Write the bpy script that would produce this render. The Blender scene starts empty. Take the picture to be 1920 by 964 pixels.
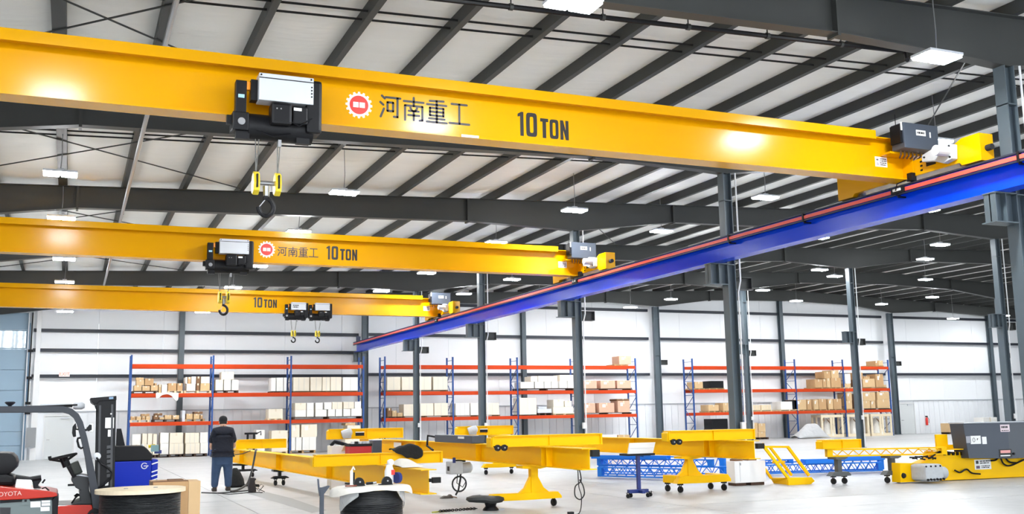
import bpy, bmesh, math, random
import numpy as np
from mathutils import Vector, Matrix
random.seed(7)
C = bpy.context.scene
COL = C.collection
PI = math.pi

# ------------------------------------------------------------------ camera
YAW, PITCH, ROLL, FPX = 0.405412, 0.153806, -0.0176283, 1926.436
EYE = np.array([0.0, 0.0, 1.8])
def cam_axes():
    cy, sy = math.cos(YAW), math.sin(YAW); cp, sp = math.cos(PITCH), math.sin(PITCH); cr, sr = math.cos(ROLL), math.sin(ROLL)
    fwd = np.array([sy*cp, cy*cp, sp]); right = np.array([cy, -sy, 0.0]); up = np.cross(right, fwd)
    return cr*right + sr*up, -sr*right + cr*up, fwd
RT, UP, FW = cam_axes()
cd = bpy.data.cameras.new('camera'); cam = bpy.data.objects.new('camera', cd); COL.objects.link(cam)
cd.sensor_fit = 'HORIZONTAL'; cd.sensor_width = 36.0; cd.lens = FPX*36.0/1920.0
cd.clip_start = 0.1; cd.clip_end = 500
cam.matrix_world = Matrix(((RT[0], UP[0], -FW[0], 0), (RT[1], UP[1], -FW[1], 0), (RT[2], UP[2], -FW[2], 1.8), (0, 0, 0, 1)))
C.camera = cam
def at(x, y, ax, val):
    """the point of the hall seen at pixel x, y on the plane ax = val"""
    d = RT*((x-960)/FPX) - UP*((y-482)/FPX) + FW
    i = 'XYZ'.index(ax); t = (val-EYE[i])/d[i]
    return EYE + t*d

# ------------------------------------------------------------------ world and exposure
w = bpy.data.worlds.new('daylight'); C.world = w; w.use_nodes = True
bgn = w.node_tree.nodes['Background']; bgn.inputs[0].default_value = (0.86, 0.93, 1.0, 1); bgn.inputs[1].default_value = 1.0
LAMP = 95.0
C.view_settings.view_transform = 'Standard'; C.view_settings.look = 'None'
C.view_settings.exposure = 1.76; C.view_settings.gamma = 1.0; C.view_settings.use_curve_mapping = False
C.cycles.use_denoising = True
C.cycles.max_bounces = 8; C.cycles.diffuse_bounces = 5; C.cycles.glossy_bounces = 3; C.cycles.transmission_bounces = 4
C.cycles.sample_clamp_indirect = 8.0

# ------------------------------------------------------------------ materials
MATS = {}
def mat(name, col, rough=0.5, metal=0.0, var=0.0, scale=6.0, bump=0.0, bscale=40.0, coat=0.0, emit=0.0, alpha=None, trans=0.0, stretch=(1, 1, 1), spec=0.5):
    if name in MATS: return MATS[name]
    m = bpy.data.materials.new(name); m.use_nodes = True; nt = m.node_tree
    b = nt.nodes['Principled BSDF']
    b.inputs['Base Color'].default_value = (*col, 1); b.inputs['Roughness'].default_value = rough; b.inputs['Metallic'].default_value = metal
    b.inputs['Specular IOR Level'].default_value = spec
    if coat: b.inputs['Coat Weight'].default_value = coat; b.inputs['Coat Roughness'].default_value = 0.12
    if trans: b.inputs['Transmission Weight'].default_value = trans
    if alpha is not None: b.inputs['Alpha'].default_value = alpha
    if emit:
        b.inputs['Emission Color'].default_value = (*col, 1); b.inputs['Emission Strength'].default_value = emit
    if var or bump:
        tc = nt.nodes.new('ShaderNodeTexCoord'); mp = nt.nodes.new('ShaderNodeMapping'); mp.inputs['Scale'].default_value = stretch
        nt.links.new(tc.outputs['Object'], mp.inputs['Vector'])
    if var:
        n = nt.nodes.new('ShaderNodeTexNoise'); n.inputs['Scale'].default_value = scale; n.inputs['Detail'].default_value = 4
        mx = nt.nodes.new('ShaderNodeMix'); mx.data_type = 'RGBA'
        mx.inputs['A'].default_value = (*[max(0, c*(1-var)) for c in col], 1); mx.inputs['B'].default_value = (*[min(1, c*(1+var)) for c in col], 1)
        nt.links.new(mp.outputs[0], n.inputs['Vector']); nt.links.new(n.outputs['Fac'], mx.inputs['Factor']); nt.links.new(mx.outputs['Result'], b.inputs['Base Color'])
    if bump:
        n2 = nt.nodes.new('ShaderNodeTexNoise'); n2.inputs['Scale'].default_value = bscale; n2.inputs['Detail'].default_value = 3
        bp = nt.nodes.new('ShaderNodeBump'); bp.inputs['Strength'].default_value = bump; bp.inputs['Distance'].default_value = 0.05
        nt.links.new(mp.outputs[0], n2.inputs['Vector']); nt.links.new(n2.outputs['Fac'], bp.inputs['Height']); nt.links.new(bp.outputs[0], b.inputs['Normal'])
    MATS[name] = m
    return m
YEL = mat('crane yellow paint', (0.72, 0.345, 0.0), 0.20, var=0.04, scale=0.8, spec=0.22)
YEL2 = mat('workpiece yellow paint', (0.93, 0.53, 0.0), 0.42, var=0.05, scale=1.5, spec=0.12)
STEEL = mat('dark grey frame paint', (0.046, 0.048, 0.046), 0.5, var=0.12, scale=1.2, spec=0.35)
COLM = mat('blue grey column paint', (0.080, 0.105, 0.122), 0.45, var=0.1, scale=1.0)
BLUE = mat('runway blue paint', (0.0, 0.06, 0.78), 0.22, var=0.06, scale=1.0, spec=0.18)
RAILM = mat('rail steel', (0.03, 0.035, 0.06), 0.45, metal=0.5)
RED = mat('conductor red', (0.82, 0.10, 0.07), 0.4)
BLACK = mat('black enamel', (0.005, 0.005, 0.0065), 0.45, var=0.3, scale=8, spec=0.25)
DGREY = mat('control box grey', (0.050, 0.062, 0.085), 0.45, var=0.06, scale=3)
LGREY = mat('light grey enamel', (0.60, 0.62, 0.66), 0.4, var=0.04, scale=3)
WHITE = mat('white enamel', (0.80, 0.80, 0.80), 0.45)
MOTOR = mat('cast grey white motor', (0.48, 0.50, 0.52), 0.5, var=0.12, scale=12)
RUB = mat('black rubber', (0.007, 0.007, 0.007), 0.8)
STL = mat('bare steel', (0.35, 0.35, 0.36), 0.35, metal=0.9)
ROPE = mat('wire rope', (0.16, 0.16, 0.15), 0.5, metal=0.4)
HOOKY = mat('hook block yellow', (0.80, 0.60, 0.02), 0.4)
INSUL = mat('white roof insulation facing', (0.89, 0.885, 0.85), 0.55, var=0.05, scale=1.2, bump=0.6, bscale=2.2, stretch=(0.35, 2.2, 1))
PANEL = mat('white wall panel', (0.91, 0.92, 0.94), 0.5, var=0.02, scale=0.6)
LINER = mat('white ribbed liner panel', (0.86, 0.875, 0.90), 0.5, var=0.05, scale=1.5)
GIRT = mat('dark navy girt paint', (0.018, 0.022, 0.034), 0.5)
RACKB = mat('rack blue paint', (0.010, 0.065, 0.26), 0.4, var=0.1, scale=3)
RACKO = mat('rack orange paint', (0.56, 0.050, 0.006), 0.5, var=0.1, scale=2, spec=0.2)
TAN = mat('tan corrugated cardboard', (0.50, 0.30, 0.14), 0.8, var=0.1, scale=4)
TAN2 = mat('light tan cardboard', (0.62, 0.42, 0.22), 0.8, var=0.08, scale=4)
PINK = mat('pinkish tan cardboard', (0.66, 0.40, 0.28), 0.8, var=0.08, scale=4)
CREAM = mat('cream carton', (0.82, 0.74, 0.60), 0.75, var=0.04, scale=3)
WCART = mat('white carton', (0.84, 0.82, 0.77), 0.75, var=0.03, scale=3)
BROWN = mat('dark brown cardboard', (0.20, 0.10, 0.045), 0.8, var=0.15, scale=4)
TAPE = mat('pale packing tape', (0.72, 0.62, 0.46), 0.4)
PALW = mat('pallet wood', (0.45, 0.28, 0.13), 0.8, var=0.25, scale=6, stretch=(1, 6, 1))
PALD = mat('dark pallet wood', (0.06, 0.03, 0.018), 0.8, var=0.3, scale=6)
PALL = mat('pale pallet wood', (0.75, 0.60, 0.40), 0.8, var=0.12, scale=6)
PINE = mat('pale plywood', (0.78, 0.66, 0.47), 0.7, var=0.12, scale=5, stretch=(1, 8, 1))
CABLE = mat('black cable sheath', (0.006, 0.007, 0.009), 0.42, bump=0.5, bscale=30, stretch=(0.2, 0.2, 3))
FILM = mat('clear plastic wrap', (0.85, 0.87, 0.88), 0.2, trans=0.4, alpha=0.75, bump=0.7, bscale=8)
TARPM = mat('grey white tarpaulin', (0.50, 0.50, 0.51), 0.7, bump=0.8, bscale=5)
CLOTHW = mat('off white sheet', (0.78, 0.75, 0.69), 0.8, bump=0.4, bscale=8)
CLOTHB = mat('black cloth', (0.009, 0.009, 0.009), 0.9, bump=0.4, bscale=10)
FRED = mat('forklift red paint', (0.50, 0.020, 0.006), 0.3, coat=0.2, spec=0.3)
FGRY = mat('forklift grey panel', (0.16, 0.20, 0.20), 0.4)
FDRK = mat('forklift guard paint', (0.018, 0.022, 0.032), 0.4)
TBLUE = mat('tugger blue paint', (0.001, 0.022, 0.42), 0.35, spec=0.25)
LBLUE = mat('lattice blue paint', (0.012, 0.20, 0.78), 0.4, var=0.08, scale=3, spec=0.3)
NAVY = mat('navy stand paint', (0.005, 0.02, 0.16), 0.4)
SKIN = mat('skin', (0.52, 0.30, 0.20), 0.5)
SHIRT = mat('dark navy shirt fabric', (0.010, 0.012, 0.022), 0.9, bump=0.4, bscale=14)
JEAN = mat('blue denim', (0.040, 0.075, 0.15), 0.9, var=0.2, scale=10, bump=0.4, bscale=12)
SHOE = mat('dark brown leather', (0.03, 0.02, 0.015), 0.6)
HAIR = mat('dark hair', (0.015, 0.011, 0.009), 0.8)
INK = mat('black lettering', (0.01, 0.009, 0.008), 0.45)
REDP = mat('red print', (0.75, 0.03, 0.02), 0.45)
PAPER = mat('white label paper', (0.85, 0.85, 0.84), 0.6)
DOORB = mat('overhead door blue grey', (0.30, 0.42, 0.53), 0.45, var=0.06, scale=0.7)
GLASS = mat('window glass', (0.9, 0.95, 1.0), 0.05, trans=1.0)
LENS = mat('lit lamp lens', (0.94, 0.975, 1.0), 0.3, emit=LAMP)
EXITR = mat('lit exit letters', (1.0, 0.12, 0.08), 0.4, emit=1.2)
REDBOX = mat('red machine enamel', (0.55, 0.008, 0.012), 0.35)
AMBER = mat('orange beacon', (0.9, 0.28, 0.01), 0.3)
LEAF = mat('yellow green leaves', (0.22, 0.26, 0.04), 0.8, var=0.4, scale=3)
BARK = mat('pale bark', (0.45, 0.46, 0.47), 0.8, var=0.3, scale=3)
GRASS = mat('grass ground', (0.18, 0.24, 0.08), 0.9, var=0.3, scale=2)

def floor_material():
    m = bpy.data.materials.new('polished grey concrete'); m.use_nodes = True; nt = m.node_tree; b = nt.nodes['Principled BSDF']
    tc = nt.nodes.new('ShaderNodeTexCoord'); mp = nt.nodes.new('ShaderNodeMapping'); mp.inputs['Scale'].default_value = (0.12, 0.5, 1)
    n = nt.nodes.new('ShaderNodeTexNoise'); n.inputs['Scale'].default_value = 1.0; n.inputs['Detail'].default_value = 5
    r = nt.nodes.new('ShaderNodeValToRGB'); r.color_ramp.elements[0].position = 0.3; r.color_ramp.elements[1].position = 0.7
    r.color_ramp.elements[0].color = (0.40, 0.41, 0.415, 1); r.color_ramp.elements[1].color = (0.485, 0.49, 0.49, 1)
    nt.links.new(tc.outputs['Object'], mp.inputs[0]); nt.links.new(mp.outputs[0], n.inputs['Vector']); nt.links.new(n.outputs['Fac'], r.inputs[0]); nt.links.new(r.outputs[0], b.inputs['Base Color'])
    n2 = nt.nodes.new('ShaderNodeTexNoise'); n2.inputs['Scale'].default_value = 3; rr = nt.nodes.new('ShaderNodeMapRange'); rr.inputs['To Min'].default_value = 0.28; rr.inputs['To Max'].default_value = 0.5
    nt.links.new(tc.outputs['Object'], n2.inputs['Vector']); nt.links.new(n2.outputs['Fac'], rr.inputs['Value']); nt.links.new(rr.outputs[0], b.inputs['Roughness'])
    b.inputs['Specular IOR Level'].default_value = 0.35
    return m

# ------------------------------------------------------------------ mesh helpers
def wloc(o):
    v = Vector((0, 0, 0))
    while o: v += o.location; o = o.parent
    return v
class MB:
    """collects shapes given in hall coordinates and links them as ONE mesh object"""
    def __init__(s): s.v = []; s.f = []
    def add(s, vs, fs):
        n = len(s.v); s.v += [tuple(map(float, p)) for p in vs]; s.f += [tuple(i+n for i in f) for f in fs]; return s
    def box(s, x0, y0, z0, x1, y1, z1):
        return s.add([(x0,y0,z0),(x1,y0,z0),(x1,y1,z0),(x0,y1,z0),(x0,y0,z1),(x1,y0,z1),(x1,y1,z1),(x0,y1,z1)],
                     [(0,3,2,1),(4,5,6,7),(0,1,5,4),(1,2,6,5),(2,3,7,6),(3,0,4,7)])
    def cbox(s, c, sx, sy, sz): return s.box(c[0]-sx/2, c[1]-sy/2, c[2]-sz/2, c[0]+sx/2, c[1]+sy/2, c[2]+sz/2)
    def extr(s, poly, vec):
        """polygon of 3D points swept by vec"""
        n = len(poly); P = [Vector(p) for p in poly]; v = Vector(vec)
        return s.add([tuple(p) for p in P]+[tuple(p+v) for p in P], [tuple(range(n-1, -1, -1)), tuple(range(n, 2*n))]+[(i, (i+1) % n, n+(i+1) % n, n+i) for i in range(n)])
    def prof(s, prof, p, q, up=(0, 0, 1)):
        """profile of (side, up) pairs swept from p to q"""
        p, q = Vector(p), Vector(q); d = (q-p).normalized(); u = Vector(up); r = d.cross(u).normalized(); u = r.cross(d).normalized()
        return s.extr([p+r*a+u*b for a, b in prof], q-p)
    def bar(s, p, q, w, h, up=(0, 0, 1)):
        return s.prof([(-w/2, -h/2), (w/2, -h/2), (w/2, h/2), (-w/2, h/2)], p, q, up)
    def ibeam(s, p, q, h, bf, tf, tw, up=(0, 0, 1)):
        """I section whose bottom centre line runs from p to q"""
        a, t = bf/2, tw/2
        return s.prof([(-a,0),(a,0),(a,tf),(t,tf),(t,h-tf),(a,h-tf),(a,h),(-a,h),(-a,h-tf),(-t,h-tf),(-t,tf),(-a,tf)], p, q, up)
    def cyl(s, p, q, r, n=12, r2=None):
        p, q = Vector(p), Vector(q); d = (q-p).normalized(); a = Vector((0,0,1)) if abs(d.z) < .9 else Vector((1,0,0)); u = d.cross(a).normalized(); v = d.cross(u); r2 = r if r2 is None else r2
        A = [p+(u*math.cos(t)+v*math.sin(t))*r for t in (2*PI*i/n for i in range(n))]; Bq = [q+(u*math.cos(t)+v*math.sin(t))*r2 for t in (2*PI*i/n for i in range(n))]
        return s.add([tuple(x) for x in A+Bq], [tuple(range(n)), tuple(range(2*n-1, n-1, -1))]+[(i, n+i, n+(i+1) % n, (i+1) % n) for i in range(n)])
    def tube(s, pts, r, n=6, closed=False):
        P = [Vector(p) for p in pts]; m = len(P); rings = []; u = None
        for i in range(m):
            d = (P[(i+1) % m]-P[i-1]) if closed else (P[min(i+1, m-1)]-P[max(i-1, 0)])
            d = d.normalized() if d.length else Vector((0,0,1))
            if u is None: u = d.cross(Vector((0,0,1)) if abs(d.z) < .9 else Vector((1,0,0))).normalized()
            u = (u-d*u.dot(d)).normalized(); v = d.cross(u)
            rings.append([tuple(P[i]+(u*math.cos(2*PI*k/n)+v*math.sin(2*PI*k/n))*r) for k in range(n)])
        vs = [p for R in rings for p in R]; fs = []
        for i in range(m if closed else m-1):
            j = (i+1) % m
            fs += [(i*n+k, i*n+(k+1) % n, j*n+(k+1) % n, j*n+k) for k in range(n)]
        if not closed: fs += [tuple(range(n-1, -1, -1)), tuple(range((m-1)*n, m*n))]
        return s.add(vs, fs)
    def lathe(s, prof, c, n=24, axis=(0, 0, 1)):
        """prof of (radius, height) about axis through c"""
        d = Vector(axis).normalized(); a = Vector((0,0,1)) if abs(d.z) < .9 else Vector((1,0,0)); u = d.cross(a).normalized(); v = d.cross(u); c = Vector(c)
        vs = []; fs = []; m = len(prof)
        for r, h in prof:
            for k in range(n):
                t = 2*PI*k/n; vs.append(tuple(c+d*h+(u*math.cos(t)+v*math.sin(t))*r))
        for i in range(m-1):
            fs += [(i*n+k, (i+1)*n+k, (i+1)*n+(k+1) % n, i*n+(k+1) % n) for k in range(n)]
        fs += [tuple(range(n)), tuple(range(m*n-1, (m-1)*n-1, -1))]
        return s.add(vs, fs)
    def build(s, name, m, parent=None, bevel=0.0, smooth=False, sub=0):
        me = bpy.data.meshes.new(name); off = wloc(parent) if parent else Vector((0,0,0))
        me.from_pydata([tuple(Vector(p)-off) for p in s.v], [], s.f); me.materials.append(m)
        bm = bmesh.new(); bm.from_mesh(me); bmesh.ops.recalc_face_normals(bm, faces=bm.faces)
        if bevel:
            es = [e for e in bm.edges if len(e.link_faces) == 2 and e.calc_face_angle(0) > 0.6]
            bmesh.ops.bevel(bm, geom=es, offset=bevel, segments=2, affect='EDGES', profile=0.6, clamp_overlap=True)
        bm.to_mesh(me); bm.free()
        if smooth:
            for p in me.polygons: p.use_smooth = True
        o = bpy.data.objects.new(name, me); COL.objects.link(o)
        if parent: o.parent = parent
        if smooth and not sub:
            try: me.set_sharp_from_angle(angle=0.7)
            except Exception: pass
        if sub:
            md = o.modifiers.new('sub', 'SUBSURF'); md.levels = sub; md.render_levels = sub
        return o
def crv(pts, n=5):
    """smooth curve through points"""
    P = [Vector([float(a) for a in p]) for p in pts]; P = [P[0]*2-P[1]]+P+[P[-1]*2-P[-2]]; out = []
    for i in range(1, len(P)-2):
        for k in range(n):
            t = k/n; a, b, c, d = P[i-1:i+3]
            out.append(.5*((2*b)+(c-a)*t+(2*a-5*b+4*c-d)*t*t+(3*b-a-3*c+d)*t**3))
    return out+[P[-2]]
def thing(name, label, cat, loc=(0,0,0), group=None, kind=None):
    o = bpy.data.objects.new(name, None); COL.objects.link(o); o.location = [float(a) for a in loc]; o.empty_display_size = 0.2
    return tag(o, label, cat, group, kind)
def tag(o, label=None, cat=None, group=None, kind=None):
    if label: o['label'] = label
    if cat: o['category'] = cat
    if group: o['group'] = group
    if kind: o['kind'] = kind
    return o
def recentre(o, loc):
    """moves a top-level mesh's origin to loc, its shape staying in place"""
    d = Vector([float(a) for a in loc])-o.location
    o.data.transform(Matrix.Translation(-d)); o.location = o.location+d; return o
def print_bars(parent, x0, x1, z0, z1, y, rows, m=None, seed=1):
    """rows of small dark print on a label facing the camera"""
    rr = random.Random(seed); b = MB(); h = (z1-z0)/rows
    for r in range(rows):
        x = x0; zc = z0+h*(r+.5)
        while x < x1-.1*(x1-x0):
            w_ = min((x1-x0)*rr.uniform(.08, .3), x1-x); b.box(x, y-.0015, zc-h*.28, x+w_, y, zc+h*.28); x += w_+(x1-x0)*.05
    return b.build('print', m or INK, parent)
def text(name, body, m, c, size, xdir, updir, parent=None, sx=1.0, ext=0.002):
    cu = bpy.data.curves.new(name, 'FONT'); cu.body = body; cu.size = size; cu.align_x = 'CENTER'; cu.align_y = 'CENTER'; cu.extrude = ext; cu.materials.append(m)
    o = bpy.data.objects.new(name, cu); COL.objects.link(o)
    x = Vector(xdir).normalized(); y = Vector(updir).normalized(); z = x.cross(y)
    off = wloc(parent) if parent else Vector((0,0,0)); p = Vector([float(a) for a in c])-off
    o.matrix_world = Matrix(((x.x*sx, y.x, z.x, p.x), (x.y*sx, y.y, z.y, p.y), (x.z*sx, y.z, z.z, p.z), (0,0,0,1)))
    mw = o.matrix_world.copy()
    if parent: o.parent = parent
    o.matrix_basis = mw
    return o

# ================================================================== SETTING
FY = [4.5, 13.3, 22.3, 31.2, 40.1, 49.0, 58.3]          # frame planes
CX = [-24.0, -4.0, 15.75, 35.5, 55.5, 75.5]             # column lines
Y0, Y1, WX0, WX1 = -9.0, 59.5, -26.0, 80.0
RIDGE = 46.0
def rtop(X): return 8.5+0.037*X if X < RIDGE else 8.5+0.037*RIDGE-0.037*(X-RIDGE)   # top of the rafters
def roof(X): return rtop(X)+0.29                                                    # top of the purlins lying on them

# floor: slabs between saw-cut joints
fl = tag(MB().box(WX0, Y0, -0.3, WX1, 75, -0.02).build('floor', mat('dark joint grey', (0.16, 0.16, 0.155), 0.8)), kind='structure')  # dark grey base that shows in the joints between slabs
FLM = floor_material()
jx = [WX0, -12.0, -4.0, 3.5, 11.2, 20.0, 29.0, 38.0, 47.0, 56.0, 66.0, WX1]; jy = [Y0, 3.0, 9.0, 15.95, 17.87, 24.6, 31.2, 40.1, 49.0, 59.4]
for i in range(len(jx)-1):
    for j in range(len(jy)-1):
        MB().box(jx[i]+0.008, jy[j]+0.012, -0.1, jx[i+1]-0.008, jy[j+1]-0.012, 0.0).build('floor_slab', FLM, fl)

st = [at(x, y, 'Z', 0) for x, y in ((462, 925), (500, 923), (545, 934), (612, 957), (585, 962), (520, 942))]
MB().extr([(p[0], p[1], .0005) for p in st], (0, 0, .001)).build('floor_dark_strip', mat('grey floor strip', (.27, .275, .275), .5), fl)  # thin strip, darker grey than the slabs it lies on

# roof: insulation strips sagging between purlins
ce = MB()
for a, b in ((WX0, RIDGE), (RIDGE, WX1)):
    ce.extr([(a, Y0, roof(a)+0.02), (b, Y0, roof(b)+0.02), (b, Y0, roof(b)+0.12), (a, Y0, roof(a)+0.12)], (0, Y1+0.5-Y0, 0))
ce = tag(ce.build('ceiling', mat('white roof deck', (0.75, 0.75, 0.73), 0.6)), kind='structure')
SP = 1.65; px = [-0.45+SP*k for k in range(-15, 49)]
for X in px:
    z = roof(X); t = 0.012
    pr = [(-0.035, -0.288), (0.03, -0.288), (0.03, -0.288+t), (-0.035+t, -0.288+t)] + [(-0.035+t, 0.0), (-0.035, 0.0)]
    if abs(X+0.45) < .01: pr = [(-0.06, -0.288), (0.06, -0.288), (0.06, -0.02), (-0.06, -0.02)]   # boxed pair of purlins
    MB().extr([(X+a*1.9, Y0, z+b) for a, b in pr], (0, Y1-Y0, 0)).build('purlin', STEEL, ce)
for X in px[:-1]:
    s = MB(); n = 6; top = []; bot = []
    for k in range(n+1):
        u = k/n; x = X+0.02+(SP-0.04)*u; sag = 0.07*math.sin(PI*u)
        bot.append((x, Y0, roof(x)-0.02-sag)); top.append((x, Y0, roof(x)-0.012-sag*0.9))
    s.extr(bot+top[::-1], (0, Y1-Y0, 0)).build('insulation_strip', INSUL, ce, smooth=True)
# bridging rods in pairs across the purlins
for Y in FY[:-1]:
    for dy in (3.15, 3.55):
        s = MB().tube([(-20, Y+dy, roof(-20)-0.2), (RIDGE, Y+dy, roof(RIDGE)-0.2)], 0.022, 5)
        s.build('bridging_rod', RUB, ce)
def brace(p, q): MB().tube([p, q], 0.018, 5).build('brace_rod', STEEL, ce)
for Y in FY[1:-1]:
    brace((-3.8, Y+0.4, roof(-3.8)-0.3), (4.4, Y+8.4, roof(4.4)-0.3)); brace((4.4, Y+0.4, roof(4.4)-0.3), (-3.8, Y+8.4, roof(-3.8)-0.3))
    brace((15.9, Y+0.4, roof(16)-0.3), (22, Y+8.4, roof(22)-0.3))
# tapered rafters of the frames, one per bay
def low(i, X):
    a, b = CX[i], CX[i+1]; L = b-a; u = (X-a)/L
    d = np.interp(u, [0, 0.04, 0.2, 0.5, 0.8, 0.96, 1], [1.0, 0.94, 0.62, 0.68, 0.74, 0.93, 1.0]) if not (i in (2, 3)) else np.interp(u, [0, 0.04, 0.2, 0.5, 0.8, 0.96, 1], [1.0, 0.92, 0.62, 0.72, 0.66, 0.93, 1.0])
    return rtop(X)-d
for Y in FY:
    for i in range(len(CX)-1):
        a, b = CX[i], CX[i+1]; xs = [a+(b-a)*u for u in (0, 0.04, 0.2, 0.35, 0.5, 0.65, 0.8, 0.96, 1)]
        if i == 3: xs = sorted(xs+[RIDGE])
        s = MB()
        up = [(x, Y-0.012, rtop(x)-0.019) for x in xs]; dn = [(x, Y-0.012, low(i, x)) for x in xs]
        s.extr(dn+up[::-1], (0, 0.024, 0))
        for k in range(len(xs)-1):
            for P, dz in ((dn, -0.018), (up, 0.0)):
                p, q = P[k], P[k+1]
                s.extr([(p[0], Y-0.13, p[2]+dz), (q[0], Y-0.13, q[2]+dz), (q[0], Y-0.13, q[2]+dz+0.018), (p[0], Y-0.13, p[2]+dz+0.018)], (0, 0.26, 0))
        s.build('rafter', STEEL, ce)
        for u in (0.2, 0.8):
            x = a+(b-a)*u
            MB().box(x-0.03, Y-0.14, low(i, x)-0.07, x+0.03, Y+0.14, rtop(x)-0.02).build('splice_plate', STEEL, ce)

# columns of the frames
def column(X, Y, label, wide=0.25, deep=0.26, pipe=True, bracket='', runway_side=-1):
    top = rtop(X)-1.0
    t = thing('steel_column', label, 'column', (X, Y, 0), 'steel columns of the hall frames', 'structure')
    c = MB(); hw, hd = wide/2, deep/2
    # H section, flanges facing the camera
    pr = [(-hw,-hd),(hw,-hd),(hw,-hd+.02),(.012,-hd+.02),(.012,hd-.02),(hw,hd-.02),(hw,hd),(-hw,hd),(-hw,hd-.02),(-.012,hd-.02),(-.012,-hd+.02),(-hw,-hd+.02)]
    c.extr([(X+b*wide/deep, Y+a*deep/wide, 0.02) for a, b in pr], (0, 0, top-0.02)).build('shaft', COLM, t)
    MB().box(X-hw-.06, Y-hd-.06, 0, X+hw+.06, Y+hd+.06, 0.02).build('base_plate', COLM, t)
    for zz in (5.62, top-0.75): MB().box(X-hw, Y-hd, zz-.01, X+hw, Y+hd, zz+.01).build('stiffener', COLM, t)
    if pipe:
        MB().tube([(X+hw+.05, Y-hd, 0.02), (X+hw+.05, Y-hd, 4.9), (X+hw+.12, Y-hd-.02, 5.2), (X+hw+.12, Y-hd-.02, top)], 0.022, 6).build('conduit', WHITE, t)
        MB().box(X+hw*.2, Y-hd-.08, 1.35, X+hw*.2+.1, Y-hd, 1.55).build('switch_box', WHITE, t)
    if 'L' in bracket:
        b = MB(); x1 = X-hw; x0 = 15.08 if abs(X-15.75) < .1 else X-hw-.5; zb, zt = 5.08, 5.64
        b.box(x0, Y-.14, zt-.02, x1, Y+.14, zt); b.box(x0-.04, Y-.16, zb, x1, Y+.16, zb+.02); b.box(x0+.02, Y-.012, zb+.02, x1, Y+.012, zt-.02)
        for xx in (x0+.02, (x0+x1)/2): b.box(xx, Y-.13, zb+.02, xx+.016, Y+.13, zt-.02)
        b.build('runway_bracket', COLM, t)
    if 'R' in bracket:
        b = MB(); x0 = X+hw; x1 = X+hw+.5; zb, zt = 4.98, 5.3
        b.box(x0, Y-.13, zt-.02, x1, Y+.13, zt); b.box(x0, Y-.13, zb, x1, Y+.13, zb+.02); b.box(x1-.02, Y-.13, zb+.02, x1, Y+.13, zt-.02); b.box(x0, Y-.012, zb+.02, x1-.02, Y+.012, zt-.02)
        b.build('bracket_stub', STEEL, t)
    return t
ord_ = ['nearest', 'second', 'third', 'fourth', 'fifth']
for k, Y in enumerate(FY[1:6]):
    column(15.75, Y, f'{ord_[k]} grey steel column under the blue runway beam, counted from the camera', pipe=True, bracket='LR' if k else 'L')
column(15.75, 58.75, 'grey steel column at the far end of the blue runway beam, between two racks', pipe=False, bracket='L', wide=0.36)
for Y, lb in ((31.2, 'grey steel column at the right picture edge behind the runway column'), (40.1, 'slim grey steel column in front of the right rack, behind the yellow lattice beam'),
              (49.0, 'slim grey steel column close behind the second runway column'), (58.75, 'grey steel column at the far wall between the middle and right racks')):
    column(35.5, Y, lb, pipe=Y < 50, bracket='LR' if Y < 58 else 'R', wide=0.25 if Y < 58 else 0.42)
for Y, lb in ((58.75, 'dark grey steel column at the right end of the right rack'), (49.0, 'narrow grey steel column far right behind the control cabinet')):
    column(55.5, Y, lb, pipe=False, bracket='R', wide=0.42 if Y > 58 else .25)

# far wall: panels, ribbed liner below, girts and wind columns
wf = tag(MB().box(WX0, 59.62, 7.1, WX1, 59.7, 10.8).build('wall_far', PANEL), kind='structure')
gaps = (-12.4, -2.05)
xs = [WX0, -22, -18, -12.4]
x = -2.05
while x < WX1: xs.append(x); x += 3.32
for a, b in zip(xs[:-1], xs[1:]):
    if a == -12.4: MB().box(a, 59.5, 7.55, b, 59.62, roof(b)+0.1).build('wall_panel', PANEL, wf); continue
    MB().box(a+.006, 59.5, 2.45, b-.006, 59.62, max(roof(a), roof(b))).build('wall_panel', PANEL, wf)
x = -2.05
LN = MB().box(0.006, 0, 0, 0.44, 0.05, 2.42).box(0.45, -0.015, 0, 0.497, 0.05, 2.42)
k = 0; first = None
while x < 72:
    if not (-1.25 < x+.25 < 0.35 or 56.4 < x+.25 < 58.0):
        if first is None:
            first = LN.build('liner_panel', LINER, wf); o = first
        else:
            o = first.copy(); COL.objects.link(o)
        o.location = (x, 59.5, 0.0)
    x += 0.5
MB().box(-2.05, 59.56, 0, WX1, 59.62, 2.45).build('base_panel', PANEL, wf)
MB().box(-2.05, 59.44, 2.42, 74, 59.5, 2.47).build('liner_cap', mat('grey cap flashing', (0.42, 0.44, 0.47), 0.5), wf)
def girt(x0, x1, z, h=0.17): MB().bar((x0, 59.32, z), (x1, 59.32, z), 0.18, h).build('girt', GIRT, wf)
for z in (6.70, 5.66, 4.30): girt(-1.9, 5.35, z); girt(5.7, 15.5, z)
for a, b in ((16.0, 25.95), (26.25, 35.2), (35.8, 45.85), (46.15, 55.2), (55.8, 65.8), (66.1, 75.3)):
    for z in (8.62, 6.74, 4.38): girt(a, b, z)
for X in (5.53, 26.1, 46.0, 65.95):
    m_ = MB().prof([(-.14,-.15),(.14,-.15),(.14,-.12),(.012,-.12),(.012,.12),(.14,.12),(.14,.15),(-.14,.15),(-.14,.12),(-.012,.12),(-.012,-.12),(-.14,-.12)], (X, 59.25, 0), (X, 59.25, roof(X)-.5), up=(0,1,0))
    m_.build('wind_column', COLM, wf)
for nm, X in (('wall_left', WX0), ('wall_right', WX1)):
    tag(MB().box(X-.1, Y0, 0, X, Y1+.2, 10.8).build(nm, PANEL), kind='structure')

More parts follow.
